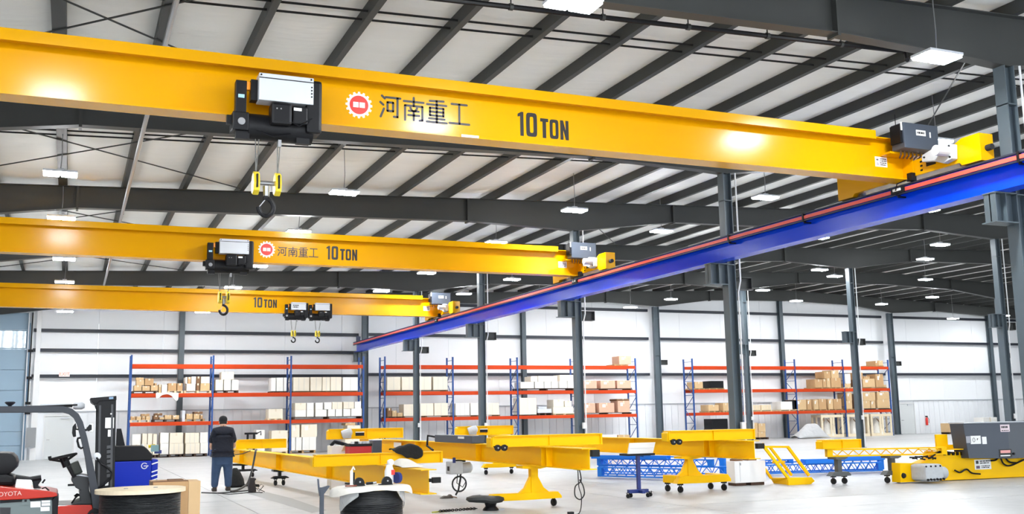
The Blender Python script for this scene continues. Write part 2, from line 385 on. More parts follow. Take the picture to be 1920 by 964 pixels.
# overhead door at the left of the far wall, its window row and the trees behind it
d1 = thing('door_1', 'blue grey overhead door with a row of windows, left end of far wall', 'door', (-7.2, 59.4, 0), kind='structure')
zr = [0.0, 0.75, 1.47, 2.5, 3.57, 4.63, 5.7, 6.72, 7.6]
for a, b in zip(zr[:-1], zr[1:]):
    MB().box(-2.2, 59.63, a, -1.9, 59.66, b).build('edge_seal', DOORB, d1)
    if a == 5.7:
        for k in range(4):
            xa = -12.3+k*2.53; xb = xa+2.53; f = MB()
            f.box(xa, 59.38, a+.01, xb-.01, 59.44, a+.07).box(xa, 59.38, b-.07, xb-.01, 59.44, b-.01).box(xa, 59.38, a+.07, xa+.06, 59.44, b-.07).box(xb-.07, 59.38, a+.07, xb-.01, 59.44, b-.07)
            fo = f.build('window_frame', DOORB, d1); MB().box(xa+.06, 59.405, a+.07, xb-.07, 59.412, b-.07).build('pane', GLASS, fo)
    else:
        MB().box(-12.3, 59.44, a, -2.1, 59.46, b).build('door_backing', DOORB, d1)
        MB().box(-12.3, 59.38, a+.012, -2.18, 59.44, b-.012).build('door_panel', DOORB, d1, bevel=0.008)
tr = MB(); tr.box(-2.02, 59.1, 0, -1.93, 59.2, 7.7).box(-2.16, 59.1, 0, -2.10, 59.2, 7.7)
tr.build('door_track', mat('galvanised track', (0.55, 0.57, 0.6), 0.4, metal=0.5), d1)
MB().tube([(-2.0, 59.05, 2.9), (-1.97, 59.05, 7.6)], 0.035, 6).build('lift_rod', BLACK, d1)
for z in (2.9, 2.4, 4.2, 5.6): MB().cbox((-1.98, 59.02, z), .26, .1, .14).build('roller_bracket', BLACK, d1)
MB().box(-1.78, 59.1, 0, -1.5, 59.3, 5.2).box(-1.76, 59.12, 5.2, -1.54, 59.3, 7.9).build('jamb_post', WHITE, d1)
MB().cbox((-1.75, 59.0, 1.15), .45, .14, 1.0).build('control_panel', mat('door control grey', (.28,.29,.3), .5), d1)
gr = tag(MB().box(-70, 60.2, -0.5, 40, 130, -0.3).build('ground_outside', GRASS), kind='structure')
WORDS9 = ['first', 'second', 'third', 'fourth', 'fifth', 'sixth', 'seventh', 'eighth', 'ninth']
for k in range(9):
    X = -6.0+k*.42+random.uniform(-.1, .1); Y = 70+(k*5) % 9; h = 11+random.random()*3
    o = MB(); o.tube([(X, Y, -.3), (X+.1, Y, 4), (X+random.uniform(-.4,.4), Y, h)], .09, 7)
    t = thing('bare_tree', f'pale bare tree, {WORDS9[k]} of nine from left, seen through the overhead door window', 'tree', (X, Y, -.3), 'trees behind the overhead door')
    o.build('trunk', BARK, t)
    br = MB()
    for q in range(9):
        z = 3.5+q*.8; a = random.uniform(0, 2*PI); br.tube([(X, Y, z), (X+math.cos(a)*1.0, Y+math.sin(a)*1.0, z+1.5)], .03, 5)
    br.build('branches', BARK, t)
for k, X in enumerate((-6.6, -4.3)):
    s = MB()
    for q in range(14): s.lathe([(.05, -.7), (.6, -.35), (.75, .1), (.4, .6), (.05, .75)], (X+random.uniform(-.6,.6), 65+random.uniform(-.6,.6), 5.2+random.uniform(-5.0,.3)), 7)
    tag(recentre(s.build('shrub', LEAF), (X, 65, -.3)), ['wide yellow green shrub outside the overhead door, left one', 'yellow green shrub outside the overhead door, right one'][k], 'shrub')

def man_door(name, x0, x1, label, left=True):
    t = thing(name, label, 'door', ((x0+x1)/2, 59.5, 0), kind='structure')
    MB().box(x0, 59.42, 0, x0+.07, 59.55, 2.3).box(x1-.07, 59.42, 0, x1, 59.55, 2.3).box(x0+.07, 59.42, 2.22, x1-.07, 59.55, 2.3).build('door_frame', WHITE, t)
    MB().box(x0+.08, 59.46, 0.02, x1-.08, 59.52, 2.21).build('door_leaf', mat('pale grey door', (.68,.70,.70), .5), t)
    hx = x0+.18 if left else x1-.18
    MB().tube([(hx, 59.46, 1.0), (hx, 59.38, 1.0), (hx+.14, 59.38, 1.0)], .02, 6).build('handle', STL, t)
    MB().cbox(((x0+x1)/2+.25, 59.43, 2.12), .4, .08, .08).build('door_closer', LGREY, t)
man_door('door_2', -1.2, 0.3, 'white single door with lever handle behind the forklift')
man_door('door_3', 56.45, 57.95, 'white single door at the far right of the back wall')
fx = thing('fire_extinguisher', 'small red fire extinguisher on the far wall right of the white door', 'fire extinguisher', (58.95, 59.4, .6))
MB().lathe([(.07, 0), (.09, .03), (.09, .5), (.04, .58)], (58.95, 59.35, .6), 12).build('cylinder', REDP, fx, smooth=True)
MB().cbox((58.95, 59.35, 1.24), .16, .08, .1).build('valve', BLACK, fx); MB().tube([(58.98, 59.3, 1.2), (59.09, 59.28, 1.05), (59.07, 59.28, .75)], .018, 5).build('hose', BLACK, fx)
ex = thing('exit_sign', 'small white exit sign with red letters on the upper left wall', 'sign', (-.3, 59.2, 4.4))
MB().box(-.58, 59.12, 4.26, -.06, 59.22, 4.52).build('housing', WHITE, ex, bevel=.01); text('lettering', 'EXIT', EXITR, (-.32, 59.112, 4.39), .24, (1,0,0), (0,0,1), ex)

# black service pipe with hangers under the nearest rafter, conduit along the hall
pp = thing('service_pipe', 'black service pipe hung on short rods below the nearest dark rafter', 'pipe', (8, 14.2, 8.3))
def pz(X): return rtop(X)-.52
MB().tube([(1.5, 14.2, pz(1.5)), (14.2, 14.2, pz(14.2)), (14.3, 14.2, pz(14.2)-.02), (14.12, 14.0, pz(14.2)-.25)], .045, 8).build('pipe', BLACK, pp)
for X in [p for p in px if 1.6 < p < 14.2]:
    h = MB().tube([(X, 14.2, roof(X)-.28), (X, 14.2, pz(X)-.05)], .012, 5); h.lathe([(.06, -.03), (.06, .03)], (X, 14.2, pz(X)), 8, (1,0,0)); h.build('hanger', STEEL, pp)
cp = thing('conduit_run', 'grey conduit running lengthways below the rafters at left', 'pipe', (1.15, 35, 7.75))
MB().tube([(1.15, 12, 7.77), (1.15, 58, 7.77)], .045, 8).build('conduit', STL, cp)
for Y in FY[1:]: MB().box(1.1, Y-.03, 7.76, 1.2, Y+.03, 7.95).build('clamp', STEEL, cp)

# ================================================================== RUNWAY AND CRANES
RX = 15.3
rw = thing('runway_beam', 'long blue runway beam with red conductor bar carrying the yellow cranes', 'crane runway', (RX, 35, 5.64))
YB = 58.9
MB().ibeam((RX, 6, 5.645), (RX, YB, 5.645), .55, .34, .022, .016).build('girder', BLUE, rw)
MB().box(RX-.045, 6, 6.195, RX+.045, YB, 6.27).build('rail', RAILM, rw)
MB().bar((RX-.20, 6, 6.13), (RX-.20, YB, 6.13), .045, .075).build('conductor_bar', RED, rw)
MB().bar((RX-.20, 6, 6.215), (RX-.20, YB, 6.215), .05, .03).build('conductor_cover', RAILM, rw)
MB().bar((RX-.20, 6, 6.06), (RX-.20, YB, 6.06), .05, .03).build('conductor_carrier', RAILM, rw)
y = 7.0; hs = None
while y < YB:
    if hs is None: hs = MB().box(RX-.235, -.025, 6.03, RX-.16, .025, 6.23).box(RX-.2, -.02, 6.0, RX-.01, .02, 6.03).build('hanger_clip', BLACK, rw)
    else:
        c_ = hs.copy(); COL.objects.link(c_); hs2 = c_
    o = hs if y == 7.0 else hs2
    o.location.y = y-35; y += 2.9
MB().box(RX-.12, 58.5, 6.27, RX+.12, 58.62, 6.55).build('end_stop', RAILM, rw)
MB().bar((15.75-.02, 6, 5.63), (15.75-.02, 6.05, 5.63), .02, .02)

def stroke(mb, pts, o, X, Z, cw, ch, th, yq, closed=False):
    """a rounded pen stroke as a thin raised plate on the web"""
    P = [Vector((o[0]+a*cw, yq, o[1]+b*ch)) for a, b in pts]
    if closed: P.append(P[0])
    for p, q in zip(P[:-1], P[1:]):
        d = (q-p); L = d.length; ang = math.atan2(d.z, d.x); poly = []
        for k in range(7): t = ang+PI/2+PI*k/6; poly.append((p.x+math.cos(t)*th/2, yq, p.z+math.sin(t)*th/2))
        for k in range(7): t = ang-PI/2+PI*k/6; poly.append((q.x+math.cos(t)*th/2, yq, q.z+math.sin(t)*th/2))
        mb.extr(poly, (0, -.003, 0))
HAN = [ # four characters, strokes in a unit cell
 ([[(.08,.95),(.22,.84)], [(.0,.66),(.15,.55)], [(.02,.02),(.18,.38)], [(.27,.9),(1.,.9)], [(.86,.9),(.86,.06),(.68,.06)]], [[(.36,.68),(.64,.68),(.64,.3),(.36,.3)]]),
 ([[(.0,.82),(1.,.82)], [(.5,1.),(.5,.64)], [(.06,-.02),(.06,.63),(.94,.63),(.94,.02),(.8,.0)], [(.33,.54),(.41,.42)], [(.67,.54),(.59,.42)], [(.25,.4),(.75,.4)], [(.22,.21),(.78,.21)], [(.5,.4),(.5,.0)]], []),
 ([[(.14,.95),(.86,.98)], [(.0,.79),(1.,.79)], [(.15,.47),(.85,.47)], [(.5,.96),(.5,.0)], [(.1,.16),(.9,.16)], [(-.02,.0),(1.02,.0)]], [[(.15,.64),(.85,.64),(.85,.3),(.15,.3)]]),
 ([[(.1,.92),(.9,.92)], [(.5,.92),(.5,.04)], [(-.02,.04),(1.02,.04)]], [])]
def hanzi(parent, x0, z0, cw, ch, gap, yq):
    for k, (op, cl) in enumerate(HAN):
        mb = MB(); o = (x0+k*(cw+gap), z0)
        for s in op: stroke(mb, s, o, 0, 0, cw, ch, ch*.10, yq)
        for s in cl: stroke(mb, s, o, 0, 0, cw, ch, ch*.10, yq, True)
        mb.build('lettering', INK, parent)
def ton(parent, x0, z0, H, yq):
    """10 TON in bold condensed capitals"""
    def P(mb, pts, ox, w, h): mb.extr([(x0+ox+a*w, yq, z0+b*h) for a, b in pts], (0, -.003, 0))
    def ring(mb, ox, w, h, t):
        n = 20; A = []; Bp = []
        for k in range(n):
            a = 2*PI*k/n; c, s = math.cos(a), math.sin(a); e = .45
            sx = math.copysign(abs(c)**e, c); sz = math.copysign(abs(s)**(e*.6), s)
            A.append((x0+ox+w/2+sx*w/2, z0+h/2+sz*h/2)); Bp.append((x0+ox+w/2+sx*(w/2-t), z0+h/2+sz*(h/2-t)))
        for k in range(n):
            j = (k+1) % n
            mb.extr([(A[k][0], yq, A[k][1]), (A[j][0], yq, A[j][1]), (Bp[j][0], yq, Bp[j][1]), (Bp[k][0], yq, Bp[k][1])], (0, -.003, 0))
    m = MB(); P(m, [(.42,0),(1,0),(1,1),(.6,1),(.0,.90),(.0,.78),(.42,.82)], 0, .26*H, H); ring(m, .37*H, .49*H, H, .165*H); m.build('lettering', INK, parent)
    h = .82*H; b = 1.0*H; m = MB()
    P(m, [(.28,0),(.72,0),(.72,.83),(1,.83),(1,1),(0,1),(0,.83),(.28,.83)], b, .36*H, h)
    ring(m, b+.42*H, .40*H, h, .135*H)
    P(m, [(0,0),(.36,0),(.36,.52),(.64,0),(1,0),(1,1),(.64,1),(.64,.48),(.36,1),(0,1)], b+.90*H, .38*H, h); m.build('lettering', INK, parent)
def emblem(parent, x, z, r, yq):
    g = []
    for k in range(16):
        for da, rr in ((-.28, .86), (-.2, 1), (.2, 1), (.28, .86)):
            a = 2*PI*k/16+da*2*PI/16*1.0; g.append((x+math.cos(a)*r*rr, yq, z+math.sin(a)*r*rr))
    e = MB().extr(g, (0, -.004, 0)).build('gear_emblem', WHITE, parent)
    MB().extr([(x+math.cos(2*PI*k/32)*r*.7, yq-.004, z+math.sin(2*PI*k/32)*r*.7) for k in range(32)], (0, -.003, 0)).build('red_disc', REDP, e)
    for s in (-1, 1):
        cx = x+s*r*.235
        MB().extr([(cx-r*.20, yq-.007, z-r*.20), (cx+r*.20, yq-.007, z-r*.20), (cx+r*.20, yq-.007, z+r*.20), (cx-r*.20, yq-.007, z+r*.20)], (0, -.003, 0)).build('white_square', PAPER, e)

ZB, ZT = 6.285, 7.10
def crane(Yg, label, xcap, full=True):
    t = thing('bridge_crane', label, 'overhead crane', (5, Yg, ZB), 'yellow overhead cranes on the blue runway')
    xl = -4.3; xr = 15.12
    g = MB(); t2 = .011; bf = .2
    for part in (1,):
        g.ibeam((xl, Yg, ZB), (xr, Yg, ZB), ZT-ZB, .40, .02, .024)
    g.build('girder', YEL, t)
    # cap channel lying on the top flange
    g = MB(); g.prof([(-.27, -.07), (-.255, -.07), (-.255, .085), (.255, .085), (.255, -.07), (.27, -.07), (.27, .1), (-.27, .1)], (xl, Yg, ZT), (xcap, Yg, ZT)); g.build('cap_channel', YEL, t)
    for sx in (-.0,):
        MB().box(xr, Yg-.28, ZB+.02, xr+.02, Yg+.28, ZT-.05).build('end_plate', YEL, t)
    MB().cbox((xr-.03, Yg-.26, ZB+.04), .13, .12, .16).build('bumper_bracket', BLACK, t)
    # end truck along the runway
    zt = 6.40; e = MB(); a = 1.92; hw = .17
    e.extr([(RX-hw, Yg-a, zt-.12), (RX-hw, Yg-a, zt+.40), (RX-hw, Yg-a+.42, zt+.40), (RX-hw, Yg-a+.75, zt+.26), (RX-hw, Yg+a-.75, zt+.26), (RX-hw, Yg+a-.42, zt+.40), (RX-hw, Yg+a, zt+.40), (RX-hw, Yg+a, zt-.12), (RX-hw, Yg+a-.45, zt-.12), (RX-hw, Yg+a-.5, zt-.06), (RX-hw, Yg-a+.5, zt-.06), (RX-hw, Yg-a+.45, zt-.12)], (2*hw, 0, 0))
    et = e.build('end_truck', YEL, t, bevel=.012)
    for s in (-1, 1):
        MB().cyl((RX-.05, Yg+s*(a-.5), zt-.0), (RX+.05, Yg+s*(a-.5), zt-.0), .13, 16).build('wheel', STL, et)
        MB().cyl((RX, Yg+s*a, zt+.12), (RX, Yg+s*(a+.12), zt+.12), .06, 10).build('buffer', RUB, et)
    for k in range(3): MB().box(RX-hw-.012, Yg-.52, zt+.0+k*.085, RX-hw, Yg-.47, zt+.035+k*.085).build('bolt', BLACK, et)
    # travel gearmotor on the truck's near half
    y = Yg-1.0; m = MB()
    m.extr([(RX-hw-.16, y-.40, zt+.02), (RX-hw-.16, y-.42, zt+.30), (RX-hw-.16, y-.1, zt+.36), (RX-hw-.16, y+.32, zt+.26), (RX-hw-.16, y+.34, zt+.13), (RX-hw-.16, y+.05, zt+.08), (RX-hw-.16, y-.18, zt-.02)], (.15, 0, 0))
    mo = m.build('gearmotor', MOTOR, t, bevel=.02)
    MB().cyl((RX-hw-.10, y-.30, zt+.18), (RX-hw-.45, y-.30, zt+.18), .10, 14).build('motor_drum', MOTOR, mo)
    for dy, dz in ((-.36, .06), (-.36, .27), (.26, .2)): MB().cyl((RX-hw-.16, y+dy, zt+dz), (RX-hw-.175, y+dy, zt+dz), .02, 8).build('bolt', BLACK, mo)
    MB().box(RX-hw-.006, Yg-.86, zt+.06, RX-hw, Yg-.62, zt+.16).build('rating_plate', BLACK, et)
    # control box on the girder end
    b = MB().box(14.62, Yg-.62, 6.80, 15.50, Yg-.28, 7.31).build('control_box', DGREY, t, bevel=.015)
    MB().box(14.93, Yg-.626, 7.07, 15.17, Yg-.62, 7.18).build('plate', PAPER, b); print_bars(b, 14.95, 15.15, 7.09, 7.16, Yg-.6262, 1)
    MB().box(15.27, Yg-.626, 7.05, 15.30, Yg-.62, 7.16).build('door_handle', PAPER, b)
    MB().box(14.56, Yg-.58, 6.91, 14.62, Yg-.32, 7.27).build('side_cover', BLACK, b); MB().tube([(14.59, Yg-.45, 7.27), (14.59, Yg-.45, 7.5)], .008, 5).build('aerial', BLACK, b)
    MB().box(14.58, Yg-.60, 7.15, 14.61, Yg-.58, 7.31).build('beacon', PAPER, b)
    cb = MB()
    for k in range(7): cb.tube([(14.72+k*.1, Yg-.4, 6.80), (14.74+k*.1, Yg-.38, 6.72), (14.78+k*.09, Yg-.3, 6.68)], .018, 5)
    cb.build('cable_gland', mat('brown cable', (.10,.055,.02), .6), b)
    MB().box(14.55, Yg-.3, 6.76, 15.45, Yg-.02, 6.8).build('shelf', YEL, t)
    # rating label on the web
    lx = 14.42; lb = MB().box(lx, Yg-.018, 6.55, lx+.30, Yg-.012, 6.75).build('rating_label', PAPER, t)
    print_bars(lb, lx+.12, lx+.28, 6.57, 6.73, Yg-.0182, 4); print_bars(lb, lx+.03, lx+.08, 6.66, 6.72, Yg-.0182, 1, None, 4); print_bars(lb, lx+.03, lx+.09, 6.58, 6.63, Yg-.0182, 2, mat('dark print', (.12,.07,.14), .5), 5)
    # collector arm down to the conductor bar
    MB().tube([(xr-.1, Yg-.2, ZB), (RX-.30, Yg+.05, 6.25), (RX-.30, Yg+.1, 6.12)], .012, 5).build('collector_cable', BLACK, t)
    MB().cbox((RX-.24, Yg+.1, 6.13), .05, .34, .12).build('collector_shoe', BLACK, t); MB().cbox((RX-.27, Yg+.1, 6.14), .03, .2, .05).build('collector_clip', PAPER, t)
    return t
c1 = crane(15.35, 'nearest yellow overhead crane with gear emblem and 10 TON lettering', 14.25)
c2 = crane(29.8, 'middle yellow overhead crane with emblem and 10 TON lettering', 14.3)
c3 = crane(43.8, 'farthest yellow overhead crane with two small hoists, no emblem', 14.3)
def gp(x, y, Yg): p = at(x, y, 'Y', Yg-.013); return p[0], p[2]
def letters(t, Yg, logo, han, tn):
    yq = Yg-.013
    if logo:
        cx, cz = gp(logo[0], logo[1], Yg); rx, _ = gp(logo[0]+logo[2], logo[1], Yg); emblem(t, cx, cz, rx-cx, yq)
        (xa, za), (xb, zb) = gp(*han[0], Yg), gp(*han[1], Yg); W = xb-xa; cw = W/4.55; hanzi(t, xa, za, cw, han[2]*cw, (W-4*cw)/3, yq)
    (xa, za), (xb, zb), (_, zc) = gp(*tn[0], Yg), gp(*tn[1], Yg), gp(*tn[2], Yg)
    H = (zc-za); W = xb-xa
    n0 = len(t.children); ton(t, xa, za, H, yq); k = W/(2.28*H)
    for o in list(t.children)[n0:]:
        if o.name.startswith('lettering'):
            for v in o.data.vertices: v.co.x = (v.co.x-(xa-t.location.x))*k*1.0+(xa-t.location.x)
letters(c1, 15.35, (673, 197, 25), ((713, 219), (879, 233), 1.12), ((971, 254), (1073, 259), (971, 209)))
letters(c2, 29.8, (500, 468, 16), ((521, 479.5), (596, 480), 1.05), ((612, 486.5), (676, 487), (612, 461)))
letters(c3, 43.8, None, None, ((475, 576.5), (523, 576), (475, 557.5)))
MB().cbox((gp(873, 262, 15.35)[0], 15.13, ZB+.02), .3, .01, .04).build('maker_plate', PAPER, c1)
tag([o for o in c1.children if o.name.startswith('lettering')][0], label='black lettering on the girder')

def hoist(cx, Yg, label, k=1.0, rope=1.15, big=True, box_text=False, hookspan=.16, under=True):
    """rope hoist riding the bottom flange; cx centre; k scale"""
    t = thing('rope_hoist', label, 'hoist', (cx, Yg, ZB), 'rope hoists on the crane girders')
    def bx(x0, y0, z0, x1, y1, z1): return MB().box(cx+x0*k, Yg+y0*k, ZB+z0*k, cx+x1*k, Yg+y1*k, ZB+z1*k)
    # trolley plates both sides of the flange
    a = bx(-.62, -.50, -.02, -.46, -.34, .47); a = a.build('trolley_frame', BLACK, t, bevel=.01)
    MB().cbox((cx-.54*k, Yg-.51*k, ZB+.22*k), .09*k, .02, .05*k).build('badge', mat('pale blue badge', (.35,.6,.75), .4), a)
    MB().cyl((cx-.53*k, Yg-.50*k, ZB-.17*k), (cx-.53*k, Yg-.53*k, ZB-.17*k), .055*k, 14).build('wheel_hub', STL, a)
    for x in (-.53, .42):
        for s in (-1, 1):
            MB().cyl((cx+x*k, Yg+s*.10, ZB+.09), (cx+x*k, Yg+s*.19, ZB+.09), .065, 14).build('trolley_wheel', STL, t)
        MB().box(cx+(x-.07)*k, Yg-.25, ZB-.16*k, cx+(x+.07)*k, Yg+.25, ZB-.05).build('trolley_yoke', BLACK, t)
    bx(-.66, -.52, -.30, -.42, -.30, -.02).build('side_plate', BLACK, t, bevel=.02)
    for x in (-.6, .3): bx(x, -.46, -.42, x+.2, -.36, -.28).build('foot', BLACK, t)
    bx(-.73, -.42, -.20, -.64, -.34, -.06).build('limit_switch', BLACK, t)
    # grey electrical cabinet
    g = bx(-.30, -.62, .16, .52, -.34, .58).build('electric_cabinet', LGREY, t, bevel=.01)
    bx(-.30, -.628, .50, .52, -.62, .512).build('cabinet_lip', BLACK, g); bx(-.40, -.50, .18, -.30, -.34, .50).build('cabinet_side', BLACK, g)
    for q in range(4): MB().cyl((cx+.49*k, Yg-.62*k, ZB+(.28+q*.05)*k), (cx+.49*k, Yg-.63*k, ZB+(.28+q*.05)*k), .012*k, 8).build('bolt', BLACK, g)
    for xx in (-.27, .48): MB().cyl((cx+xx*k, Yg-.62*k, ZB+.55*k), (cx+xx*k, Yg-.63*k, ZB+.55*k), .014*k, 8).build('bolt', BLACK, g)
    if box_text: print_bars(g, cx-.22*k, cx+.1*k, ZB+.26*k, ZB+.46*k, Yg-.621*k, 2)
    # drum and gearbox
    MB().cyl((cx-.42*k, Yg-.32*k, ZB-.19*k), (cx+.55*k, Yg-.32*k, ZB-.19*k), .20*k, 24).build('rope_drum', BLACK, t, smooth=True)
    bx(.42, -.60, -.27, .66, -.20, .56).build('gearbox', BLACK, t, bevel=.05*k)
    m = bx(-.12, -.68, -.20, .19, -.40, .13).build('motor_cover', BLACK, t, bevel=.04*k)
    for q in (.0, .06): MB().cyl((cx+(q-.04)*k, Yg-.68*k, ZB+.03*k), (cx+(q-.04)*k, Yg-.69*k, ZB+.03*k), .012*k, 8).build('screw', STL, m)
    bx(.21, -.62, -.16, .44, -.42, .12).build('brake_cover', BLACK, t, bevel=.03*k); bx(.22, -.628, .04, .34, -.62, .085).build('plate', PAPER, t)
    bx(-.16, -.44, .42, -.02, -.34, .52); 
    MB().cyl((cx-.44*k, Yg-.44*k, ZB+.34*k), (cx-.44*k, Yg-.44*k, ZB+.46*k), .05*k, 12).build('warning_beacon', AMBER, t)
    cb = MB().tube([(cx+.1*k, Yg-.62*k, ZB-.1*k), (cx+.3*k, Yg-.64*k, ZB-.20*k), (cx+.5*k, Yg-.6*k, ZB-.05*k)], .012*k, 5); cb.tube([(cx-.4*k, Yg-.48*k, ZB-.25*k), (cx-.05*k, Yg-.5*k, ZB-.36*k), (cx+.2*k, Yg-.5*k, ZB-.3*k)], .014*k, 5); cb.build('loose_cable', BLACK, t)
    # rope guide and ropes down to the hook block
    MB().cbox((cx+.06*k, Yg-.36*k, ZB-.38*k), .05*k, .08*k, .2*k).build('rope_guide', STL, t)
    hz = ZB-rope
    for q, s in ((-.30, -1), (-.24, -1), (.03, 1), (.08, 1)):
        MB().tube([(cx+(q)*k, Yg-.36*k, ZB-.3*k), (cx-.12*k+s*hookspan*k, Yg-.36*k, hz+.1*k)], .008*max(k, .7), 5).build('wire_rope', ROPE, t)
    hx = cx-.12*k; hy = Yg-.36*k
    hb = MB()
    for s in (-1, 1):
        hb.extr([(hx+s*hookspan*k-s*.0*k+.045*k*q, hy+dy*k, hz+dz*k) for q, dy, dz in ((-1,-.12,-.14),(-1,-.15,-.02),(-1,-.1,.12),(-1,0,.17),(-1,.1,.12),(-1,.15,-.02),(-1,.12,-.14),(-1,0,-.19))], (.09*k, 0, 0))
    hb = hb.build('hook_block', HOOKY, t, bevel=.015*k)
    MB().cyl((hx-hookspan*k, hy, hz), (hx+hookspan*k, hy, hz), .035*k, 12).build('sheave_axle', STL, hb)
    for s in (-1, 1): MB().box(hx+s*hookspan*k-.012*k, hy-.17*k, hz-.1*k, hx+s*hookspan*k+.012*k, hy+.1*k, hz+.1*k).build('rope_slot', BLACK, hb)
    MB().cyl((hx, hy, hz-.05*k), (hx, hy, hz-.2*k), .055*k, 12, .045*k).build('swivel', STL, hb)
    pts = [(hx, hy, hz-.18*k)]
    for q in range(13):
        a = PI*.55-q*(PI*1.55/12); pts.append((hx+math.cos(a)*.11*k, hy, hz-.37*k+math.sin(a)*.13*k))
    MB().tube(pts, .036*k, 8).build('hook', BLACK, hb, smooth=True); MB().bar((hx-.01*k, hy, hz-.25*k), (hx-.11*k, hy, hz-.38*k), .03*k, .012*k).build('latch', STL, hb)
    return t
hoist(gp(522, 210, 14.8)[0]*1.0, 15.35, 'black rope hoist with grey cabinet and yellow hook block, on the nearest crane', 0.98, 1.03)
hoist(gp(430, 490, 29.4)[0], 29.8, 'black rope hoist with grey cabinet on the middle crane girder', 0.98, 1.05, hookspan=.11)
hoist(gp(556, 586, 43.4)[0], 43.8, 'left one of two small hoists hanging on the farthest crane girder', 0.76, .86, box_text=True, hookspan=.08)
hoist(gp(601, 586, 43.4)[0], 43.8, 'right one of two small hoists hanging on the farthest crane girder', 0.76, .86, hookspan=.08)

# ================================================================== LIGHTS
def lamp(X, Y, label, z=None):
    z = rtop(X)-0.97 if z is None else z; t = thing('pendant_light', label, 'lamp', (X, Y, z), 'pendant high bay lamps')
    MB().box(X-.37, Y-.23, z+.03, X+.37, Y+.23, z+.08).build('housing', LGREY, t, bevel=.01)
    for s in (-1, 1): MB().box(X+s*.19-.165, Y-.20, z-.005, X+s*.19+.165, Y+.20, z+.03).build('lens', LENS, t)
    MB().cbox((X, Y, z+.11), .16, .12, .06).build('driver_box', LGREY, t)
    MB().tube([(X, Y, z+.13), (X+.02, Y, z+.5), (X, Y, roof(X)-.03)], .010, 5).build('suspension_wire', STL, t)
    return t
def ray_lamp(x, y):
    z = 8.0
    for _ in range(8): p = at(x, y, 'Z', z); z = rtop(p[0])-0.97
    if p[1] > 55: p = at(x, y, 'Y', 54.5); z = p[2]
    return p[0], p[1], z
ROWS = [('leftmost row', [(113,328),(115,411),(120,487),(121,530),(122,585)]),
        ('second row from left', [(1075,10),(645,363),(560,436),(483,500),(437,540),(380,586)]),
        ('third row from left', [(1757,110),(1077,396),(930,456),(800,513),(715,547)]),
        ('first row right of the runway', [(1755,268),(1435,372),(1240,435),(960,525),(870,552)]),
        ('second row right of the runway', [(1740,395),(1535,447),(1320,497),(1012,574)]),
        ('third row right of the runway', [(1763,460),(1537,507),(1385,537),(1258,562),(1182,577)]),
        ('fourth row right of the runway', [(1735,487),(1565,519),(1430,545)]),
        ('fifth row right of the runway', [(1735,525),(1493,565)]),
        ('rightmost row', [(1748,558),(1653,571),(1787,598)])]
LOW = {(1075, 10): 7.45, (1757, 110): 7.7}
NTH = ['nearest', 'second nearest', 'third nearest', 'fourth nearest', 'fifth nearest', 'sixth nearest']
for rn, pts in ROWS:
    for k, (x, y) in enumerate(pts):
        X, Y, z = ray_lamp(x, y)
        if (x, y) in LOW: p = at(x, y, 'Z', LOW[x, y]); X, Y, z = p
        lamp(X, Y, f'lit pendant high bay lamp, {rn}, {NTH[k]} to camera', z)
for X, Y in ((-.45, 11.5), (-.45, 5), (6.6, 5), (13.4, 5), (-.45, -2), (6.6, -2), (13.4, -2)):
    if True: lamp(X, Y, 'lit pendant high bay lamp overhead before the nearest rafter')
for X, Y in ((-12, 20), (-12, 38), (-12, 54), (-18, 29), (-18, 46), (26, 14), (34, 24), (44, 30), (52, 38), (64, 46), (64, 56)):
    lamp(X, Y, 'lit pendant high bay lamp overhead beyond the picture sides')

# ================================================================== RACKS AND CARTONS
RYF, RYR = 57.0, 58.03
LV = [0.0, 1.82, 3.30, 4.82]
def rack(name_label, xs, loc):
    t = thing('pallet_rack', name_label, 'rack', (loc, RYF, 0), 'blue and orange pallet racks')
    for X in xs:
        f = MB()
        for Y in (RYF, RYR):
            f.box(X-.045, Y-.035, 0.01, X+.045, Y+.035, 5.30)
        f.box(X-.08, RYF-.08, 0, X+.08, RYF+.08, .012).box(X-.08, RYR-.08, 0, X+.08, RYR+.08, .012)
        fo = f.build('upright_frame', RACKB, t)
        b = MB(); zs = [.25, 1.15, 2.05, 2.95, 3.85, 4.75]
        for k, z in enumerate(zs[:-1]):
            a, c = (RYF, RYR) if k % 2 else (RYR, RYF)
            b.bar((X, a, z), (X, c, z+.85), .03, .03, (1,0,0)); b.bar((X, RYF, z), (X, RYR, z), .03, .03)
        b.bar((X, RYF, 5.1), (X, RYR, 5.1), .025, .025); b.build('brace', RACKB, fo)
    for a, b in zip(xs[:-1], xs[1:]):
        for z in LV[1:]:
            for Y in (RYF-.02, RYR+.02):
                m = MB().box(a+.046, Y-.03, z-.19, b-.046, Y+.03, z)
                m.box(a+.046, Y-.045, z-.24, a+.056, Y+.035, z).box(b-.056, Y-.045, z-.24, b-.046, Y+.035, z); m.build('beam', RACKO, t)
    return t
R1 = [2.86, 6.98, 11.12, 15.2]; R2 = [16.45, 20.56, 24.67, 28.75, 32.82]; R3 = [37.05, 40.9, 45.22, 49.33, 53.4]
rack('left blue and orange pallet rack behind the person in navy', R1, 9); rack('middle blue and orange pallet rack right of the blue runway end', R2, 24.6); rack('right blue and orange pallet rack with brown cartons', R3, 45.2)
PD = 1.08
